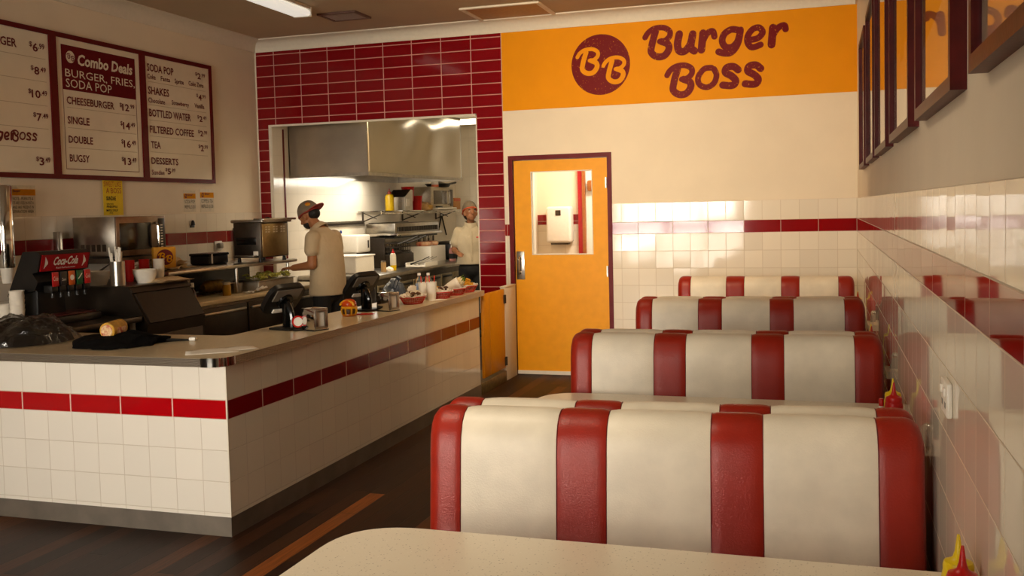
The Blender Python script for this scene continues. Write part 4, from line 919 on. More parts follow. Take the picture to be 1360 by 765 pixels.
for i,c in enumerate(cols):
    x=-.16+.08*i
    vb=MB().rbox(x-.032,x+.032,-.26,-.19,.22,.275,.008).tube([(x,-.235,.225),(x,-.235,.185)],.013,10).build('valve',m_black,sd)
    fp=MB().rbox(x-.03,x+.03,-.268,-.262,.265,.365,.002).build('flavour_card',mat('flavour_card_%d'%i,c,.4,var=.03),vb)
    mb=MB(); F=lambda u,v:(u,-.2685,v)
    if i in (0,4): txt(mb,F,'Cola',x-.022,x+.022,.305,.335,shear=.3)
    elif i==1: txt(mb,F,'Zero',x-.02,x+.02,.30,.32)
    elif i==2: disc(mb,lambda u,v,l=0:(u,-.2685,v),x,.318,.02,.02)
    else: brush(mb,lambda u,v,l=0:(u,-.2685,v),.008,[(x-.018,.305),(x,.32),(x+.02,.34)])
    mb.build('card_print',m_white,vb,False)
MB().rbox(-.21,.21,-.285,-.05,.055,.066,.003).build('drip_tray',mat('dark_red_tray','#4d1013',.3),sd)
# cup dispenser and cups at the far left
cd=thing('cup_dispenser','chrome tube cup dispenser mounted on the left wall','cup dispenser',(XL+.085,5.47,1.27))
MB().lathe([(.0,0),(.052,0),(.055,.01),(.055,.575),(.048,.585),(0,.585)],n=24).build('tube',m_chrome,cd)
MB().lathe([(0,-.11),(.034,-.11),(.047,.02),(0,.02)],n=22).build('lowest_cup',m_paper,cd)
MB().box(-.084,-.04,-.02,.02,.1,.16).box(-.084,-.04,-.02,.02,.42,.48).build('wall_bracket',m_steel,cd,False)
cs0=None
for (x,y,n,l) in ((-4.90,4.93,5,'tall stack of white paper cups at the far left of the bench'),(-5.02,4.95,2,'short white cup on the bench beside the tall stack')):
    b=thing('cup_stack',l,'cups',(x,y,.925),0,'paper cup stacks on the low bench')
    for k in range(n): MB().lathe([(.0,.03*k),(.032,.03*k),(.046,.11+.03*k),(.048,.112+.03*k),(.044,.11+.03*k),(.030,.006+.03*k),(0,.006+.03*k)][::1],n=20,).build('cup',m_paper,b)
    b.rotation_euler=(0,0,0)
# wall shelf + microwave
ws=thing('wall_shelf','steel wall shelf carrying the microwave oven','shelf',(XL+t,6.4,1.0))
MB().box(0,.52,-.36,.36,.262,.30).build('shelf_board',m_steeld,ws,False)
for y in (-.32,.32): MB().box(0,.03,y-.015,y+.015,-.1,.26).add([(0.03,y-.01,.0),(.03,y+.01,.0),(.45,y+.01,.262),(.45,y-.01,.262),(.03,y-.01,.05),(.03,y+.01,.05)],[(0,1,2,3),(0,3,4),(1,5,2),(4,3,2,5),(0,4,5,1)]).build('bracket',m_steeld,ws,False)
mw=thing('microwave_oven','steel microwave oven on the wall shelf above the drinks dispenser','microwave',(-5.30,6.40,1.30))
MB().rbox(-.2,.19,-.29,.29,.012,.315,.006).build('casing',m_steel,mw)
MB().rbox(.19,.205,-.29,.29,.012,.315,.004).build('front_panel',mat('bronze_steel','#7a6553',.3,.8),mw)
MB().rbox(.203,.209,-.255,.11,.055,.265,.004).build('door_window',m_blackg,mw)
MB().tube(smooth_pts([(.205,.155,.06),(.235,.155,.075),(.24,.155,.16),(.235,.155,.245),(.205,.155,.26)]),.009,8).build('handle',m_chrome,mw)
MB().rbox(.203,.208,.20,.275,.03,.295,.003).build('keypad',m_black,mw)
mb=MB()
for i in range(9): mb.box(.208,.2095,.225,.25,.06+.022*i,.07+.022*i)
mb.build('keys',m_white,mw,False)
mb=MB()
for i in range(5): mb.box(-.13+.05*i,-.095+.05*i,-.2915,-.289,.05,.105)
mb.build('vent_grille',m_steeld,mw,False)
for x in (-.15,.15):
    for y in (-.24,.24): MB().lathe([(0,0),(.015,0),(.015,.013),(0,.013)],(x,y,0),12).build('foot',m_black,mw)
wu=thing('wall_upright','steel upright channel on the left wall left of the microwave','bracket',(XL+t,6.02,1.0))
MB().rbox(0,.05,-.022,.022,0,.51,.004).build('channel',m_steel,wu)
wu2=thing('wall_upright','tall steel upright beside the toaster on the left wall','bracket',(XL+t,8.40,1.12))
MB().rbox(0,.05,-.03,.03,0,.36,.004).build('channel',m_steel,wu2)
# burger paper bag
pb=thing('paper_bag','yellow paper bag with a round red emblem under the microwave shelf','bag',(-4.93,6.44,1.205),R(-42))
MB().rbox(-.045,.045,-.085,.085,0,.165,.012).build('bag',mat('orange_paper','#dd9a22',.6,var=.05),pb)
i_=MB(); j_=MB(); logo(j_,i_,lambda u,v,l=0:(.0465+l,u,v),0,.085,.062); j_.build('emblem',m_ink,pb,False); i_.build('emblem_initials',m_gold,pb,False)
# prep fridge with raised shelf
pf=thing('prep_fridge','long steel sandwich prep fridge with a cream cutting board along its front','prep counter',(-4.7,6.5,0))
MB().rbox(-.80,-.012,0,2.15,.1,.885,.006).build('body',m_steeld,pf)
MB().box(-.78,-.03,.03,2.1,0,.1).build('plinth',m_black,pf,False)
for k in range(3):
    y=.04+.70*k
    dw=MB().rbox(-.014,.004,y,y+.67,.60,.86,.006).build('drawer',m_dk,pf); MB().rbox(.004,.022,y+.03,y+.64,.80,.825,.006).build('handle_strip',m_steel,dw)
    dw=MB().rbox(-.014,.004,y,y+.67,.14,.58,.006).build('cabinet_door',m_dk,pf); MB().rbox(.004,.022,y+.03,y+.64,.52,.545,.006).build('handle_strip',m_steel,dw)
MB().rbox(-.30,.02,-.03,2.13,.885,.925,.01).build('cutting_board',mat('cream_cutting_board','#dcc79b',.5,var=.04),pf)
MB().box(-.74,-.31,.02,2.12,.885,.895).build('pan_well',m_black,pf,False)
r_=random.Random(9)
for k in range(7):
    y=.04+.295*k
    p=MB().rbox(-.72,-.34,y,y+.275,.887,.925,.006).build('food_pan',m_steel,pf)
    cl_=('#6d7a2c','#a33a1e','#c9a54a','#7a5b32','#8d9a3a','#b5512e','#d0bf8e')[k]
    MB().grid(lambda u,v:(-.70+.34*u,y+.02+.235*v,.922+.022*noise.noise(Vector((u*7,v*7+k,3)))),12,12).build('filling',mat('filling_%d'%k,cl_,.6,var=.35,scale=50),p)
rs=thing('raised_shelf','raised steel shelf running above the prep fridge','shelf',(-5.05,7.25,0))
MB().rbox(-.30,.25,-.93,1.0,1.15,1.178,.005).build('shelf_board',m_steel,rs)
for y in (-.85,.05,.9):
    MB().tube([(.20,y,.93),(.20,y,1.15)],.014,8).build('support',m_steel,rs)
MB().box(-.30,-.28,-.93,1.0,.93,1.15).build('back_panel',mat('dark_smoked_panel','#1c1712',.2),rs,False)
# jars on board
kb=thing('ketchup_jar','dark sauce bottle with white cap at the near end of the cutting board','sauce bottle',(-4.80,6.60,.925))
MB().lathe([(0,0),(.03,0),(.032,.006),(.032,.05),(.026,.075),(.014,.10),(.013,.115),(0,.115)],n=20).build('bottle',mat('dark_sauce_glass','#2e0d08',.12),kb)
MB().lathe([(0,.114),(.017,.114),(.017,.145),(.014,.148),(0,.148)],n=18).build('cap',m_white,kb)
MB().lathe([(.0323,.015),(.0326,.016),(.0326,.046),(.0323,.047)],n=20).build('label_band',mat('cream_label','#c9b183',.5,col2='#8d4a22',scale=60),kb)
mj=thing('mustard_jar','squat jar of yellow mustard on the cutting board beside the salad tray','jar',(-4.83,7.12,.925))
MB().lathe([(0,0),(.034,0),(.036,.006),(.036,.075),(.03,.09),(.03,.094),(0,.094)],n=20).build('jar',mat('mustard_jar_yellow','#b98a1c',.2),mj)
MB().lathe([(0,.093),(.032,.093),(.032,.112),(0,.112)],n=20).build('lid',mat('pale_lid','#cdbb96',.4),mj)
mj2=thing('spice_jar','pale spice jar standing behind the mustard jar','jar',(-4.90,7.22,.925)); MB().lathe([(0,0),(.03,0),(.03,.09),(0,.09)],n=18).build('jar',mat('spice_glass','#9a8258',.3),mj2); MB().lathe([(0,.09),(.031,.09),(.031,.11),(0,.11)],n=18).build('lid',m_steel,mj2)
ts=thing('tub','small steel tub at the far end of the sauce jars','tub',(-4.9,7.36,.925)); MB().lathe([(0,0),(.05,0),(.06,.09),(.062,.09),(.057,.088),(.048,.006),(0,.006)],n=22).build('tub_body',m_steel,ts)
sty=thing('salad_tray','shallow grey tray heaped with shredded lettuce beside the man','tray',(-4.885,7.80,.925))
MB().rbox(-.13,.13,-.30,.30,.0,.09,.015).build('tray',mat('grey_tray','#a59a88',.4,.5),sty); MB().rbox(-.14,.14,-.31,.31,.085,.095,.004).build('rim',m_steel,sty)
mb=MB(); r_=random.Random(3)
for i in range(70):
    c=Vector((r_.uniform(-.11,.11),r_.uniform(-.16,.27),.10+.035*r_.random())); M=Matrix.Translation(c)@Matrix.Rotation(r_.uniform(0,PI),4,'Z')@Matrix.Rotation(r_.uniform(-.6,.6),4,'X'); mb.tube([tuple(M@Vector(q)) for q in ((-.035,0,0),(-.01,.008,.008),(.015,0,.01),(.035,-.008,0))],[.004,.009,.009,.003],6)
tag(mb.build('shredded_lettuce',mat('pale_lettuce','#cfc858',.5,var=.3,scale=50),sty),kind='stuff')
pt=thing('crumpled_paper','crumpled sheet of white paper leaning at the edge of the salad tray','paper',(-4.74,7.42,.925))
ob=MB().grid(lambda u,v:(.10*(u-.5),.24*(v-.5),.004+.05*abs(noise.noise(Vector((u*3,v*3,5))))+.03*v*u),10,12).build('sheet',m_paper,pt); ob.modifiers.new('thickness','SOLIDIFY').thickness=.001
# toaster and things on raised shelf
to=thing('conveyor_toaster','steel conveyor toaster with vented side on the raised shelf','toaster',(-4.92,7.83,1.178))
MB().rbox(-.14,.14,-.235,.235,.04,.36,.006).build('casing',m_steeld,to)
MB().rbox(.139,.143,-.21,.21,.05,.345,.002).build('side_panel',mat('warm_steel','#a08a5e',.33,.9),to)
mb=MB()
for k in range(3):
    for j in range(3):
        for q in range(2): mb.box(.1425,.1445,-.16+.13*k+.045*q,-.13+.13*k+.045*q,.265+.022*j,.277+.022*j)
mb.build('vent_holes',mat('vent_hole_bright','#d8c9a6',.4),to,False)
MB().rbox(-.16,.17,-.25,.26,.355,.385,.01).build('top_tray',m_steel,to); MB().rbox(.09,.20,-.27,.29,.375,.395,.006).build('top_lip',m_steel,to)
MB().rbox(-.11,.09,-.238,-.233,.16,.225,.002).build('feed_slot',m_blackg,to); MB().rbox(.06,.11,-.239,-.233,.06,.10,.002).build('control_label',m_paper,to)
MB().rbox(-.10,.10,-.31,-.235,.05,.065,.004).build('feed_shelf',m_steel,to)
for x in (-.11,.11):
    for y in (-.2,.2): MB().lathe([(0,0),(.018,0),(.014,.042),(0,.042)],(x,y,0),12).build('foot',m_black,to)
bx=thing('black_tub','long black lidded tub on the raised shelf beside the toaster','tub',(-5.18,7.42,1.178)); MB().rbox(-.10,.10,-.18,.12,0,.085,.02,3).build('tub_body',m_black,bx); MB().rbox(-.105,.105,-.185,.125,.075,.1,.012,3).build('lid',m_blackg,bx); MB().rbox(.102,.108,-.15,-.13,.01,.095,.002).build('clip',m_white,bx)
for i,(y,l) in enumerate(((6.62,'crumpled tan paper bags on the raised shelf behind the emblem bag'),(6.86,'flat tan paper sheet on the raised shelf'))):
    o=thing('paper_bags',l,'paper',(-5.1,y,1.178),0)
    for k in range(3 if i==0 else 1):
        ob=MB().grid(lambda u,v:(.30*(u-.5),.30*(v-.5)*(1 if i==0 else .5),.004+(.02*k+.09*abs(noise.noise(Vector((u*2.2+k,v*2.2,k*3.1)))))*(1 if i==0 else .15)),12,12).build('bag_sheet',mat('tan_wrapping_paper','#d9bf95',.8,var=.06),o); ob.modifiers.new('thickness','SOLIDIFY').thickness=.001
# bread rolls seen below the shelf
for i,(y,c,l) in enumerate(((6.95,'#6f6a3a','olive jar in the shadow under the raised shelf'),(7.35,'#a8852f','tan bread roll bag lying under the raised shelf'))):
    o=thing('bread_bag' if i else 'pickle_jar',l,'food',(-5.12,y,.93))
    if i: MB().tube([(0,-.16,.05),(0,-.1,.055),(0,.1,.055),(0,.17,.05)],[.03,.055,.055,.03],14).build('bag',mat('bread_bag','#a8852f',.45,var=.2),o)
    else:
        MB().lathe([(0,0),(.05,0),(.052,.1),(.04,.12),(0,.12)],n=18).build('jar',mat('pickle_jar','#6f6a3a',.2,var=.3),o); MB().lathe([(0,.12),(.042,.12),(.042,.14),(0,.14)],n=18).build('lid',m_steel,o)
# outlet and hook sticker on wall
ou=thing('power_outlet','white power outlet with plug on the left wall under the red stripe','outlet',(XL+t,8.11,1.27)); MB().rbox(0,.012,-.06,.06,0,.09,.004).build('plate',m_white,ou); MB().rbox(.012,.05,-.03,.03,.02,.07,.008).build('plug',mat('grey_plug','#8d8473',.4),ou)
hk=thing('wall_hook','small black hook sticker on the left wall tiles above the red stripe','hook',(XL+t,7.72,1.50)); MB().rbox(0,.004,-.035,.035,0,.022,.002).build('base_plate',m_black,hk); MB().lathe([(0,0),(.02,0),(.016,.03),(.008,.045),(0,.048)],(.012,0,.022),12).build('knob',m_black,hk)
tp=thing('wall_thermostat','small black round-topped fitting on the back wall jamb above the toaster','fitting',(-5.50,D-t,1.49)); MB().rbox(-.028,.028,-.03,0,0,.09,.012,3).build('body',m_black,tp); MB().ell((0,-.03,.06),.02,12,8).build('dial',m_blackg,tp)

# ================================================================== KITCHEN
XH=-4.506; HY0,HY1=9.245,12.03
hd=thing('extractor_hood','large brushed steel extractor hood over the kitchen cooking line','hood',((XK+XH)/2,(HY0+HY1)/2,2.005))
a=(XH-XK)/2-.003; b=(HY1-HY0)/2; H_=.80
mb=MB(); 
mb.box(-a,a,-b,-b+.012,0,H_).box(-a,a,b-.012,b,0,H_).box(-a,-a+.012,-b,b,0,H_).box(-a,a,-b,b,H_-.012,H_)
mb.build('hood_shell',mat('hood_steel','#bdb3a2',.30,1,var=.12,scale=2.2,bump=.12,bscale=2.2),hd,False)
def hw_(u,v):
    y=-b+2*b*u; z=H_*v; return (a+.012*noise.noise(Vector((y*1.3,z*1.6,.3)))*math.sin(PI*u)*math.sin(PI*v)*5,y,z)
ob=MB().grid(hw_,60,24).build('hood_front_sheet',mat('hood_front_steel','#cfc7b6',.17,1,var=.03,scale=2),hd,angle=180); ob.modifiers.new('thickness','SOLIDIFY').thickness=.004
MB().box(-a,a+.006,-b-.006,-b+.02,-.015,.02).box(a-.02,a+.008,-b,b,-.015,.02).box(-a,a,b-.02,b,-.015,.02).box(-a,-a+.02,-b,b,-.015,.02).build('gutter_rim',m_steel,hd,False)
mb=MB()
for i in range(10): mb.box(-a+.03,a-.03,-b+.04+i*.275,-b+.30+i*.275,.10,.13)
mb.build('grease_filters',m_steeld,hd,False)
# knife rail on left wall
kr=thing('wall_rail','steel magnetic rail on the bright kitchen wall right of the man','rail',(XK,10.3,1.44)); MB().rbox(0,.02,-.75,.68,0,.065,.004).build('rail',m_steel,kr); MB().rbox(.02,.026,-.7,.63,.02,.045,.002).build('magnet_strip',m_steeld,kr)
hk2=thing('wall_hook','tiny blue hook under the steel kitchen rail','hook',(XK,10.35,1.38)); MB().lathe([(0,-.02),(.012,-.015),(.014,0),(.01,.015),(0,.02)],(.015,0,0),12).build('hook',mat('blue_plastic','#2d4a8a',.4),hk2)
# white boxes on the cooking bench
w1=thing('paper_towel_box','upper white dispenser box with a dark slot on the kitchen wall','dispenser',(XK,10.50,1.13)); MB().rbox(0,.24,-.17,.17,0,.21,.02,3).build('box',m_white,w1); MB().rbox(.238,.245,.09,.12,.05,.14,.003).build('slot',m_steeld,w1)
w2=thing('white_tub','large white food tub on the bench below the dispenser box','tub',(-5.10,9.94,.93)); MB().rbox(-.24,.20,-.26,.20,0,.19,.015,3).build('tub_body',m_white,w2); MB().rbox(-.25,.21,-.27,.21,.18,.198,.006).build('lid',m_white,w2)
# cooking bench (closed fridge drawers) along the left kitchen wall
kbn=thing('kitchen_bench','steel under-counter fridge bench along the kitchen wall','bench',(XH,10.0,0))
MB().rbox(XK-XH+.02,-.01,-.65,3.7,.1,.885,.005).build('body',m_steeld,kbn)
MB().rbox(XK-XH+.005,.012,-.66,3.72,.885,.93,.008).build('bench_top',m_steel,kbn)
MB().box(-.85,-.06,-.6,3.6,0,.1).build('plinth',m_black,kbn,False)
for k,(y0,y1) in enumerate(((-.62,-.15),(-.12,.30),(.33,.73),(.78,1.16),(1.19,1.55))):
    dd=MB().rbox(-.012,.008,y0,y1,.16,.82,.012,3).build('fridge_door',mat('bench_door_steel','#9a8d70',.33,.9,var=.1),kbn); MB().rbox(.008,.028,y0+.03,y1-.03,.775,.80,.006).build('door_handle',m_black,dd)
vg=MB().rbox(-.012,.006,1.58,1.93,.16,.82,.006).build('compressor_panel',mat('bench_door_steel','#9a8d70',.33,.9,var=.1),kbn)
mb=MB()
for i in range(14): mb.box(.006,.010,1.62,1.89,.24+.038*i,.258+.038*i)
mb.build('vent_louvres',m_black,vg,False)
ZK=.93
gr=thing('grill','flat black grill with fryer baskets on the kitchen bench','grill',(-5.0,10.98,ZK))
MB().rbox(-.35,.10,-.27,.30,0,.16,.012).build('grill_body',m_dk,gr); MB().rbox(-.33,.08,-.25,.28,.16,.175,.003).build('hot_plate',m_blackg,gr)
for k in range(2):
    y=-.12+.27*k; fb=MB(); 
    for z in (.19,.24,.29): fb.tube([(-.15,y-.11,z),(.07,y-.11,z),(.07,y+.11,z),(-.15,y+.11,z),(-.15,y-.11,z)],.005,5)
    for i in range(8): x=-.15+.031*i; fb.tube([(x,y-.11,.29),(x,y-.11,.18),(x,y+.11,.18),(x,y+.11,.29)],.0035,4)
    fo=fb.build('fryer_basket',m_dk,gr); MB().tube([(.07,y,.28),(.16,y+.10,.32),(.26,y+.18,.37)],.012,8).build('basket_handle',m_black,fo)
sq=thing('oil_bottle','clear squeeze bottle with red cap and yellow oil on the kitchen bench','bottle',(-4.72,10.26,ZK))
MB().lathe([(0,.06),(.036,.06),(.036,.165),(.03,.19),(.016,.2),(0,.2)],n=20).build('bottle_body',mat('milky_plastic','#ece4d0',.35,trans=.25),sq); MB().lathe([(0,0),(.035,0),(.0362,.006),(.0362,.06),(0,.06)],n=20).build('oil',mat('yellow_oil','#d9b400',.2),sq); MB().lathe([(0,.198),(.019,.198),(.019,.212),(.007,.217),(.004,.245),(0,.245)],n=16).build('cap',m_red,sq)
sh=thing('spice_shaker','tan shaker standing beside the white kitchen tub','shaker',(-4.73,10.02,ZK)); MB().lathe([(0,0),(.03,0),(.03,.10),(.026,.11),(0,.11)],n=18).build('body',mat('tan_shaker','#b4905c',.4),sh); MB().lathe([(0,.108),(.028,.108),(.028,.122),(0,.124)],n=18).build('lid',m_steel,sh)
pt2=thing('paper_towel','crumpled white cloth beside the tan shaker on the kitchen bench','cloth',(-4.70,10.10,ZK)); MB().grid(lambda u,v:lump(u,.02+.98*v,.05,.045,.05,2.2),24,10).build('cloth',m_paper,pt2)
# salamander with wall panel
sm=thing('salamander_grill','steel salamander grill with dark louvred front mounted under the wire shelf','grill',(XK,11.72,1.27))
MB().rbox(.02,.42,-.72,.72,.06,.19,.01).build('casing',m_steel,sm); MB().rbox(.418,.426,-.66,.66,.085,.145,.003).build('louvre_recess',m_blackg,sm)
mb=MB()
for i in range(30): y=-.65+.044*i; mb.box(.424,.432,y,y+.018,.085,.145)
mb.build('louvre_bars',m_steeld,sm,False); MB().rbox(.02,.46,-.74,.74,.03,.065,.006).build('lower_lip',m_chrome,sm); MB().box(.05,.40,-.70,.70,.005,.03).build('burner_tray',m_black,sm,False); MB().rbox(0,.02,-.6,.6,.0,.2,.002).build('wall_mount',m_steeld,sm)
sp_=thing('splash_panel','dark steel splash panel standing left of the outlet wall','panel',(-5.2,10.69,ZK)); MB().rbox(-.2,.18,-.009,.009,0,.36,.004).build('panel',m_dk,sp_)
for k,(y,l) in enumerate(((11.55,'left double outlet with black plugs under the salamander'),(11.85,'right double outlet with black plugs under the salamander'))):
    o=thing('power_outlet',l,'outlet',(XK,y,1.08)); MB().rbox(0,.014,-.07,.07,0,.13,.004).build('plate',mat('grey_outlet','#9a9076',.4),o); MB().rbox(.014,.06,-.035,.035,.0,.06,.01).build('plug',m_black,o); MB().tube(smooth_pts([(.05,0,.01),(.08,.0,-.04),(.06,.02,-.14)]),.009,6).build('cable',m_black,o)
wb2=thing('white_carton','white carton with red packets on top on the kitchen bench','carton',(-5.1,12.1,ZK)); MB().rbox(-.2,.2,-.26,.26,0,.21,.006).build('carton',m_white,wb2)
for k,(y,l) in enumerate(((-.12,'left'),(.14,'right'))):
    o=thing('red_packet','red food packet lying on the white kitchen carton, %s one'%l,'packet',(-5.05,12.1+y,ZK+.21),R(20*k)); MB().rbox(-.09,.09,-.1,.1,0,.06,.028,3).build('packet',mat('red_food_packet','#b03a1a',.4,col2='#d8b28a',scale=12),o); MB().rbox(-.06,.06,.095,.115,.01,.03,.004).build('sealed_end',m_white,o)
bl=thing('bun_toaster','black and chrome bun toaster on the kitchen bench left of the pink spray bottle','toaster',(-5.05,12.9,ZK)); MB().rbox(-.2,.2,-.42,.28,0,.24,.05,4).build('body',m_black,bl)
for y in (-.1,.12): MB().tube([(.205,y-.05,.03),(.215,y-.02,.12),(.205,y,.22)],.022,8).build('chrome_arm',m_chrome,bl)
MB().rbox(.19,.215,.05,.2,.05,.2,.01).build('front_plate',m_steel,bl)
spb=thing('spray_bottle','clear spray bottle of pink cleaner on the kitchen bench','spray bottle',(-4.72,12.15,ZK)); MB().lathe([(0,0),(.045,0),(.047,.008),(.045,.14),(.02,.2),(.018,.23),(0,.23)],n=20).build('bottle_body',mat('pink_cleaner','#c98a84',.2,trans=.2),spb); MB().rbox(-.018,.018,-.05,.03,.225,.27,.008).build('trigger_head',m_white,spb); MB().lathe([(.0455,.03),(.0478,.031),(.047,.10),(.045,.101)],n=20).build('label_band',m_inkb,spb); MB().tube([(0,-.02,.23),(0,-.04,.18)],.007).build('trigger',m_white,spb)
jl=thing('steel_jug','steel container with handles at the right end of the kitchen bench','jug',(-5.1,13.45,ZK)); MB().lathe([(0,0),(.11,0),(.11,.22),(.105,.225),(0,.225)],n=24).build('pot',m_steeld,jl); MB().tube(smooth_pts([(.10,.0,.06),(.15,0,.08),(.15,0,.16),(.10,0,.18)]),.009).build('handle',m_black,jl)
# chopping items centre
cbk=thing('steel_tray','steel tray of utensils on the kitchen bench corner','tray',(-4.72,11.1,ZK)); MB().rbox(-.13,.13,-.2,.2,0,.012,.004).box(-.13,-.12,-.2,.2,0,.05).box(.12,.13,-.2,.2,0,.05).build('tray',m_white,cbk,False)
for k in range(3): MB().tube([(-.08+.05*k,-.15,.03),(-.05+.05*k,.1,.06),(.0+.05*k,.24,.10)],[.012,.006,.006],7).build('utensil',m_steel if k else m_black,cbk)
# knife bar & tongs on wall
kn=thing('utensil_bar','black bar of hanging utensils on the kitchen wall','rail',(XK,12.9,1.40)); MB().rbox(0,.03,-.32,.32,0,.05,.01).build('bar',m_black,kn)
for k in range(7):
    y=-.28+.09*k; u_=MB().tube([(.035,y,.02),(.035,y,-.16-.03*(k%3))],.006,6).rbox(.028,.045,y-.025,y+.025,-.28-.03*(k%3),-.15-.03*(k%3),.008).build('utensil',m_steel if k%2 else m_steeld,kn)
tg=thing('tongs','open black tongs hanging on the kitchen wall left of the woman','tongs',(XK+.02,13.55,1.30)); MB().tube([(0,0,.24),(0,-.16,-.02)],.011,7).tube([(0,0,.24),(0,.17,-.06)],.011,7).build('arms',m_black,tg); MB().lathe([(0,.22),(.018,.22),(.018,.26),(0,.26)],n=12).build('pivot',m_steel,tg)
# wire shelf
wsf=thing('wire_shelf','long chrome wire shelf on brackets along the kitchen wall','shelf',(XK,12.15,1.58))
mb=MB()
mb.tube([(.33,-1.35,.03),(.33,1.35,.03)],.011,6).tube([(.33,-1.35,-.0),(.33,1.35,-.0)],.006,6).tube([(.02,-1.35,.03),(.02,1.35,.03)],.008,6)
for i in range(55): y=-1.35+.05*i; mb.tube([(.02,y,.036),(.33,y,.036),(.335,y,0)],.004,4)
mb.build('wire_deck',m_chrome,wsf)
for y in (-1.2,0,1.2): MB().tube([(.01,y,.03),(.01,y,-.10)],.012,6).tube([(.01,y,-.09),(.32,y,.02)],.008,6).tube([(.01,y,.02),(.2,y,-.06)],.006,6).build('bracket',m_steeld,wsf)
ZS=1.62
def kt(nm,l,c,x,y,group=None,rz=0): return thing(nm,l,c,(x,y,ZS),rz,group)
o=kt('mustard_bottle','large yellow squeeze bottle with red cap at the left end of the wire shelf','sauce bottle',-5.2,11.25); MB().lathe([(0,0),(.055,0),(.057,.01),(.057,.17),(.045,.20),(.02,.21),(0,.21)],n=20).build('bottle_body',mat('mustard_fill','#c9a20a',.3),o); MB().lathe([(0,.208),(.025,.208),(.025,.235),(.008,.245),(.005,.28),(0,.28)],n=16).build('cap',mat('brown_red_cap','#8a2a12',.35),o)
o=kt('steel_bin','angled steel bin beside the yellow bottle on the wire shelf','bin',-5.2,11.55); fr=[[(x,y,z) for y,z in ((-.12,0),(.12,0),(.14,.26),(.08,.27),(-.12,.17))] for x in (-.12,.13)]; MB().ring(fr).build('bin_body',m_steel,o,angle=20); MB().rbox(.128,.136,-.09,.02,.05,.15,.004).build('label_plate',m_white,o)
for k,(x,y,z,l) in enumerate(((-5.2,11.83,.12,'upper red plastic jug tilted on the wire shelf'),(-5.17,12.02,.0,'red plastic jug on the wire shelf between the steel bin and the second microwave'))):
    o=thing('red_jug',l,'jug',(x,y,ZS+z),R(30),'red jugs on the wire shelf'); MB().lathe([(0,0),(.07,0),(.085,.18),(.09,.19),(.08,.18),(.065,.008),(0,.008)],n=22).build('jug_body',m_red,o); MB().tube(smooth_pts([(.0,.07,.03),(0,.13,.05),(0,.13,.14),(0,.08,.16)]),.012).build('handle',m_red,o)
o=kt('utensil_pot','black pot of utensils under the tilted red jug on the wire shelf','pot',-5.2,11.83); MB().lathe([(0,0),(.06,0),(.06,.11),(0,.11)],n=20).build('pot',m_black,o); MB().lathe([(.0,.11),(.03,.11),(.03,.118),(0,.118)],n=16).build('lid',m_steel,o)
o=kt('steel_canister','steel canister in front of the red jugs on the wire shelf','canister',-5.14,11.70); MB().lathe([(0,0),(.04,0),(.04,.15),(.036,.155),(0,.155)],n=20).build('canister',m_steel,o); MB().lathe([(0,.154),(.03,.154),(.03,.165),(0,.166)],n=16).build('lid',m_black,o)
o=kt('bread_pack','brown paper bread pack lying before the second microwave','food',-5.2,12.32); MB().grid(lambda u,v:lump(u,.02+.98*v,.13,.17,.11,7.7),32,12).build('bread',mat('brown_bread','#6a451e',.6,col2='#c79a58',scale=10),o); MB().rbox(.09,.13,-.06,.06,.02,.07,.01).build('tag',mat('ochre_tag','#c99a3c',.5),o)
m2=kt('microwave_oven','pale steel microwave oven on the kitchen wire shelf','microwave',-5.25,12.92); 
MB().rbox(-.18,.085,-.42,.42,.02,.32,.008).build('casing',mat('pale_steel','#a89c88',.35,.7),m2); MB().rbox(.085,.105,-.42,.42,.02,.32,.006).build('front_panel',mat('pale_panel','#c4b394',.35),m2); MB().rbox(.103,.111,-.34,.16,.08,.27,.004).build('door_window',mat('dark_window','#5a4d38',.15),m2); MB().tube([(.105,.22,.07),(.13,.22,.09),(.13,.22,.25),(.105,.22,.27)],.01).build('handle',m_steel,m2); MB().rbox(.103,.108,.28,.40,.05,.29,.003).build('keypad',m_steeld,m2); MB().box(-.16,.08,-.38,.38,0,.02).build('feet',m_black,m2,False)
o=thing('frying_pan','black frying pan and lids piled on the kitchen microwave','pan',(-5.22,12.95,ZS+.32)); MB().lathe([(0,0),(.15,0),(.19,.05),(.194,.05),(.15,.008),(0,.008)],n=28).build('pan',m_black,o); MB().tube([(.1,.16,.045),(.13,.36,.07)],.014).build('pan_handle',m_black,o); MB().lathe([(0,.03),(.14,.045),(.02,.085),(.02,.11),(0,.11)],n=24).build('lid',m_blackg,o)
o=thing('white_tin','small white tin beside the frying pan on the kitchen microwave','tin',(-5.16,12.68,ZS+.32)); MB().lathe([(0,.03),(.05,.03),(.05,.11),(0,.11)],n=20).build('tin',m_white,o); MB().lathe([(0,0),(.0505,0),(.0505,.03),(0,.03)],n=20).build('orange_base',mat('orange_label','#d0643a',.5),o)
o=kt('baking_tray','cream baking tray with papers on the wire shelf in front of the kitchen microwave','tray',-5.09,12.86); MB().rbox(-.045,.045,-.36,.36,.0,.03,.008).build('tray',m_corn,o); MB().rbox(-.03,.04,-.28,-.18,.03,.05,.004).build('packet',m_black,o)
o=kt('orange_box','orange-edged cardboard box at the right end of the wire shelf behind the woman','box',-5.24,13.49); MB().rbox(-.1,.1,-.13,.13,0,.17,.004).build('box',mat('tan_card','#c98a4a',.6),o); MB().rbox(.099,.103,-.13,.13,.12,.16,.001).build('orange_strip',mat('orange_label','#d0643a',.5),o)
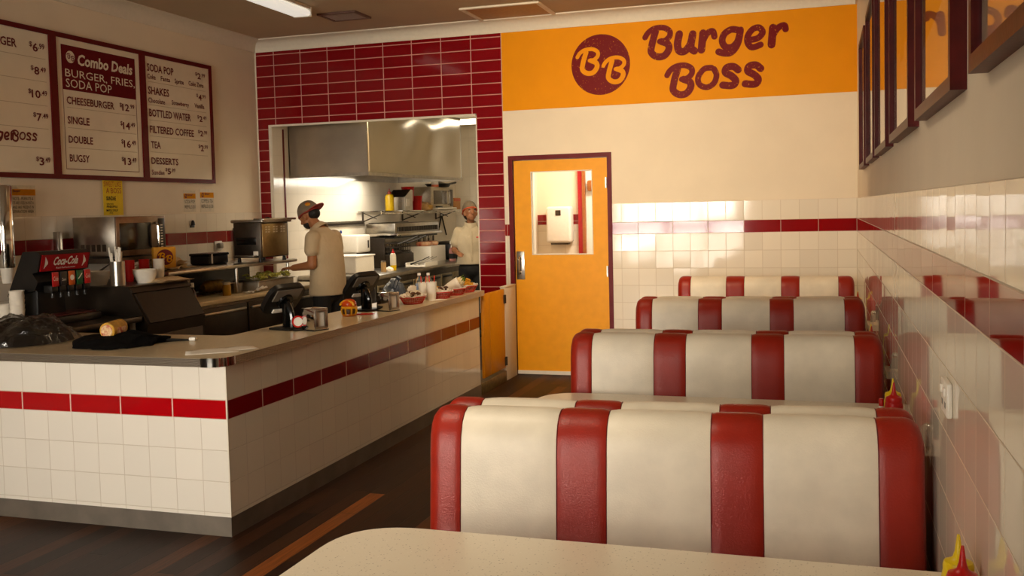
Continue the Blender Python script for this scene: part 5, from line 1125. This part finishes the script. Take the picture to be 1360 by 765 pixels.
kl=thing('kitchen_light','bright fluorescent light on the kitchen ceiling beyond the hood','light',(-4.3,12.9,2.9)); MB().rbox(-.75,.75,-.1,.1,-.03,0,.006).build('batten',m_white,kl); MB().rbox(-.72,.72,-.085,.085,-.09,-.03,.03,3).build('diffuser',mat('kitchen_tube_glow','#fff4dc',.4,emit=6,var=0),kl)
swp=thing('wall_switch','grey switch plate on the kitchen end wall right of the hood','switch',(-4.9,YK,2.0)); MB().rbox(-.07,.07,-.014,0,0,.26,.004).build('plate',mat('grey_outlet','#9a9076',.4),swp); MB().rbox(-.02,.02,-.022,-.012,.1,.16,.003).build('rocker',m_white,swp)
# black plastic bags / gear between the man and the counter
gb=thing('rubbish_bag','grey plastic bag and gear on the floor rack beyond the farther order screen','bag',(-4.2,9.15,0)); MB().grid(lambda u,v:lump(u,.02+.98*v,.26,.30,.86,9.2,.2),40,20).build('plastic_bag',mat('grey_plastic_bag','#4a4f58',.25,var=.3,scale=9,bump=.5,bscale=14),gb); MB().tube([(0,0,.82),(.02,.02,.9),(.04,.02,.93)],[.03,.02,.03]).build('tied_neck',mat('grey_plastic_bag','#4a4f58',.25),gb)

# ================================================================== PEOPLE
def cap(mb,p0,p1,r0,r1,n=14):
    p0=Vector(p0); p1=Vector(p1); mb.tube([p0,p1],[r0,r1],n); mb.ell(p0,r0,n,8); mb.ell(p1,r1,n,8); return mb
def limb(mb,pts,rs):
    for i in range(len(pts)-1): cap(mb,pts[i],pts[i+1],rs[i],rs[i+1])
def soft(o,voxel,it=6):
    m=o.modifiers.new('join','REMESH'); m.mode='VOXEL'; m.voxel_size=voxel; m.use_smooth_shade=True
    s=o.modifiers.new('soften','SMOOTH'); s.iterations=it; s.factor=.5; return o
def hand(mb,wrist,fwd,side,nrm,thumb=1,curl=.5,s=1.0):
    """palm, four unequal bent fingers and a thumb; fwd = along the hand, side = towards the index finger, nrm = palm side"""
    w=Vector(wrist); f=Vector(fwd).normalized(); n=Vector(nrm).normalized(); sd=Vector(side).normalized()
    M=Matrix.Translation(w+f*.045*s)@Matrix((f,sd,n)).transposed().to_4x4()
    mb.ell((0,0,0),(.052*s,.040*s,.016*s),14,10,M)
    for k,(off,l) in enumerate(((.028,.072),(.010,.080),(-.009,.074),(-.027,.058))):
        p=w+f*.082*s+sd*off*s; d=f.copy(); rad=.0095*s; pts=[p-f*.02*s]
        for j in range(3):
            pts.append(p.copy()); p=p+d*l*s*(.45,.32,.23)[j]; d=(d*math.cos(curl*(.9-.1*j))+n*math.sin(curl*(.9-.1*j))).normalized()
        pts.append(p); limb(mb,pts,[rad,rad,rad*.95,rad*.88,rad*.75])
    p=w+f*.025*s+sd*.032*s; d=(f*.7+sd*.6+n*.35).normalized(); q=p+d*.038*s; d2=(f*.95+n*.3).normalized(); limb(mb,[p,q,q+d2*.03*s],[.012*s,.0105*s,.008*s])
def head(mb,HM):
    add=lambda c,r: mb.ell(c,r,18,12,HM)
    add((0,-.008,.03),(.075,.095,.088)); add((0,.022,-.035),(.062,.068,.065)); add((0,.055,-.078),(.034,.032,.026)); add((0,.05,.002),(.058,.046,.05))
    mb.tube([tuple(HM@Vector(p)) for p in ((0,.088,.02),(0,.102,-.005),(0,.112,-.024),(0,.092,-.032))],[.009,.011,.014,.009],10)
    add((0,.089,-.052),(.024,.012,.007)); add((0,.087,-.063),(.02,.012,.007)); add((0,.083,.03),(.055,.014,.010))
    for s in (-1,1): add((s*.078,-.006,-.006),(.015,.022,.033))
def loft(mb,rings,n=28,M=None):
    fr=[]
    for z,yc,rx,ry in rings: fr.append([(rx*math.cos(2*PI*i/n),yc+ry*math.sin(2*PI*i/n),z) for i in range(n)])
    return mb.ring(fr)
def figure(name,label,loc,rz,skin,HM,neck0,arms,hands,shirt_rings,sleeves,legs,shirt_m,capm,brim_m,hairm,female=False):
    o=thing('person',label,'person',loc,rz)
    b=MB(); head(b,HM); hc=HM@Vector((0,-.012,-.055)); limb(b,[neck0,hc],[.062 if not female else .05,.054 if not female else .045])
    for a in arms: limb(b,*a)
    for h in hands: hand(b,*h)
    loft(b,[(z,yc,rx*.86,ry*.84) for z,yc,rx,ry in shirt_rings if z>.9])
    for l in legs: limb(b,[p for p,r in l],[r*.8 for p,r in l])
    soft(b.build('body',skin,o),.0075,4)
    s=MB(); loft(s,shirt_rings)
    for a,c,r0,r1 in sleeves: cap(s,a,c,r0,r1)
    so=soft(s.build('shirt',shirt_m,o),.011,5)
    t=MB()
    for l in legs: limb(t,[p for p,r in l],[r for p,r in l])
    t.ell((0,shirt_rings[0][1],.86),(.165,.125,.12)); soft(t.build('trousers',mat('black_trousers','#15120f',.85,var=.1),o),.012,4)
    for l in legs:
        f=l[-1][0]; MB().rbox(f[0]-.045,f[0]+.045,f[1]-.09,f[1]+.18,0,.085,.035,4).build('shoe',m_black,o)
    # cap worn backwards
    HB=HM
    if female: HM=HM@Matrix.Rotation(R(15),4,'X')@Matrix.Translation((0,-.004,.016))
    k=MB(); n=28; fr=[]
    for j in range(9):
        a=PI/2*j/8; q=math.cos(a)**.8; fr.append([tuple(HM@Vector((.094*q*math.cos(2*PI*i/n),-.012+.116*q*math.sin(2*PI*i/n),.022+.128*math.sin(a)))) for i in range(n)])
    co=k.ring(fr).build('cap',capm,o)
    k=MB(); pts=[(-.08,-.06)]+[(.086*math.sin(t_),-.075-.125*math.cos(t_)) for t_ in [(-1.35+2.7*i/14) for i in range(15)]]+[(.08,-.06)]
    k.prism(pts,.016,.023,HM@Matrix.Rotation(R(-6),4,'X')).build('brim',brim_m,co)
    k=MB(); fr=[[tuple(HM@Vector(((.0955)*math.cos(2*PI*i/n),-.012+.1175*math.sin(2*PI*i/n),z))) for i in range(n)] for z in (.018,.030)]; k.ring(fr).build('cap_band',brim_m,co)
    k=MB(); k.ell((0,0,0),(.026,.006,.022),14,8,HM@Matrix.Rotation(R(-40),4,'Z')@Matrix.Translation((0,-.123,.082))@Matrix.Rotation(R(-20),4,'X')).build('cap_emblem',mat('orange_emblem','#d9631c',.5,col2='#c99a1c',scale=60),co)
    HM=HB; k=MB(); k.ell((0,-.060,.0),(.066,.062,.058) if not female else (.080,.085,.085),18,12,HM)
    k.build('hair',hairm,o)
    for s_ in (-1,1):
        MB().ell((s_*.03,.083,.012),(.013,.008,.008),12,8,HM).build('eye',mat('eye_white','#d8cfc0',.3),o); MB().ell((s_*.03,.0895,.012),(.006,.003,.006),10,6,HM).build('iris',m_black,o)
        MB().ell((s_*.032,.092,.03),(.018,.006,.005),12,6,HM).build('eyebrow',hairm,o)
    # collar
    k=MB(); fr=[]
    nk=Vector(neck0); ax=(hc-nk).normalized(); e1=Vector((1,0,0)); e2=ax.cross(e1)
    for d_,r_ in ((-.01,.085),(.02,.078),(.048,.068),(.046,.071),(.018,.083),(-.012,.09)): fr.append([tuple(nk+ax*d_+e1*r_*math.cos(2*PI*i/20)+e2*r_*math.sin(2*PI*i/20)) for i in range(20)])
    k.ring(fr,False).build('collar',shirt_m,so)
    return o,so
m_shirt1=mat('cream_work_shirt','#c4ad8a',.85,var=.05,scale=5,bump=.9,bscale=13); m_shirt2=mat('pale_khaki_shirt','#b8a88c',.85,var=.05,scale=5,bump=.9,bscale=14)
skin1=mat('warm_brown_skin','#a2683f',.5,var=.04,scale=12); skin2=mat('deep_brown_skin','#94603f',.5,var=.04,scale=12)
hair1=mat('black_hair','#120c09',.6,bump=.4,bscale=160)
capm=mat('taupe_cap_cloth','#786a57',.85,var=.05,bump=.2,bscale=180); brim=mat('red_brim_cloth','#8f2a1a',.7)
HM1=Matrix.Translation((0,.195,1.578))@Matrix.Rotation(R(-27),4,'X')
man,ms_=figure('man','man in cream short-sleeved shirt and backwards grey cap working at the bench',(-4.45,8.2,0),R(82),skin1,HM1,(0,.075,1.45),
  [([(-.185,.03,1.36),(-.235,.00,1.13),(-.19,.25,1.10)],[.046,.045,.031]),([(.185,.05,1.36),(.24,.08,1.17),(.15,.29,1.13)],[.046,.045,.031])],
  [((-.19,.255,1.10),(.15,1,-.05),(.95,-.2,.1),(.1,.0,-1),1,.55),((.15,.295,1.12),(-.2,1,-.1),(-.95,-.2,.1),(-.1,0,-1),1,.5)],
  [(.835,.015,.195,.150),(.86,.015,.20,.155),(.95,.0,.205,.150),(1.1,.0,.195,.142),(1.25,.015,.205,.138),(1.35,.035,.20,.122),(1.42,.055,.155,.10),(1.475,.085,.085,.08)],
  [((-.165,.035,1.375),(-.222,.012,1.265),.076,.068),((.165,.035,1.375),(.222,.05,1.265),.076,.068)],
  [[((-.09,0,.86),.095),((-.10,.02,.5),.072),((-.10,-.02,.09),.055)],[((.09,0,.86),.095),((.10,.02,.5),.072),((.10,-.02,.09),.055)]],m_shirt1,capm,brim,hair1)
MB().ell((0,.03,-.062),(.058,.062,.045),18,10,HM1).build('beard',hair1,man)
HM2=Matrix.Translation((0,.03,1.565))@Matrix.Rotation(R(12),4,'Z')@Matrix.Rotation(R(9),4,'X')
wom,ws_=figure('woman','woman in pale khaki shirt and backwards cap standing at the kitchen bench end',(-4.23,11.55,0),R(203),skin2,HM2,(0,.0,1.41),
  [([(.165,0,1.345),(.215,-.04,1.10),(.17,.15,1.07)],[.047,.038,.027]),([(-.165,0,1.345),(-.225,-.03,1.10),(-.20,.12,.96)],[.047,.038,.027])],
  [((.17,.155,1.07),(-.15,1,-.15),(-.9,-.2,.1),(-.2,-.1,-1),1,.6,.92),((-.20,.125,.955),(.1,.8,-.8),(.9,-.1,.0),(.3,-.6,-.6),1,.5,.92)],
  [(.92,.0,.195,.140),(.96,.0,.19,.135),(1.06,.0,.168,.12),(1.2,.01,.175,.122),(1.29,.01,.178,.112),(1.36,.005,.14,.085),(1.425,.0,.07,.065)],
  [((.155,0,1.335),(.195,-.02,1.20),.066,.068),((-.155,0,1.335),(-.205,-.02,1.20),.066,.068)],
  [[((-.085,0,.86),.088),((-.09,.01,.48),.066),((-.09,-.02,.09),.05)],[((.085,0,.86),.088),((.09,.01,.48),.066),((.09,-.02,.09),.05)]],m_shirt2,capm,mat('orange_strap_cloth','#b8451c',.7),hair1,True)
mb=MB()
for k in range(6): mb.ell((0,.128-.004*k+.002*k*k*.2,1.30-.065*k),(.006,.006,.006),8,6)
mb.build('buttons',m_white,ws_); MB().rbox(-.115,-.06,.112,.122,1.255,1.27,.003).build('red_name_tag',m_red,ws_)
MB().rbox(-.012,.012,.118,.136,.95,1.34,.006).build('placket',m_shirt2,ws_)
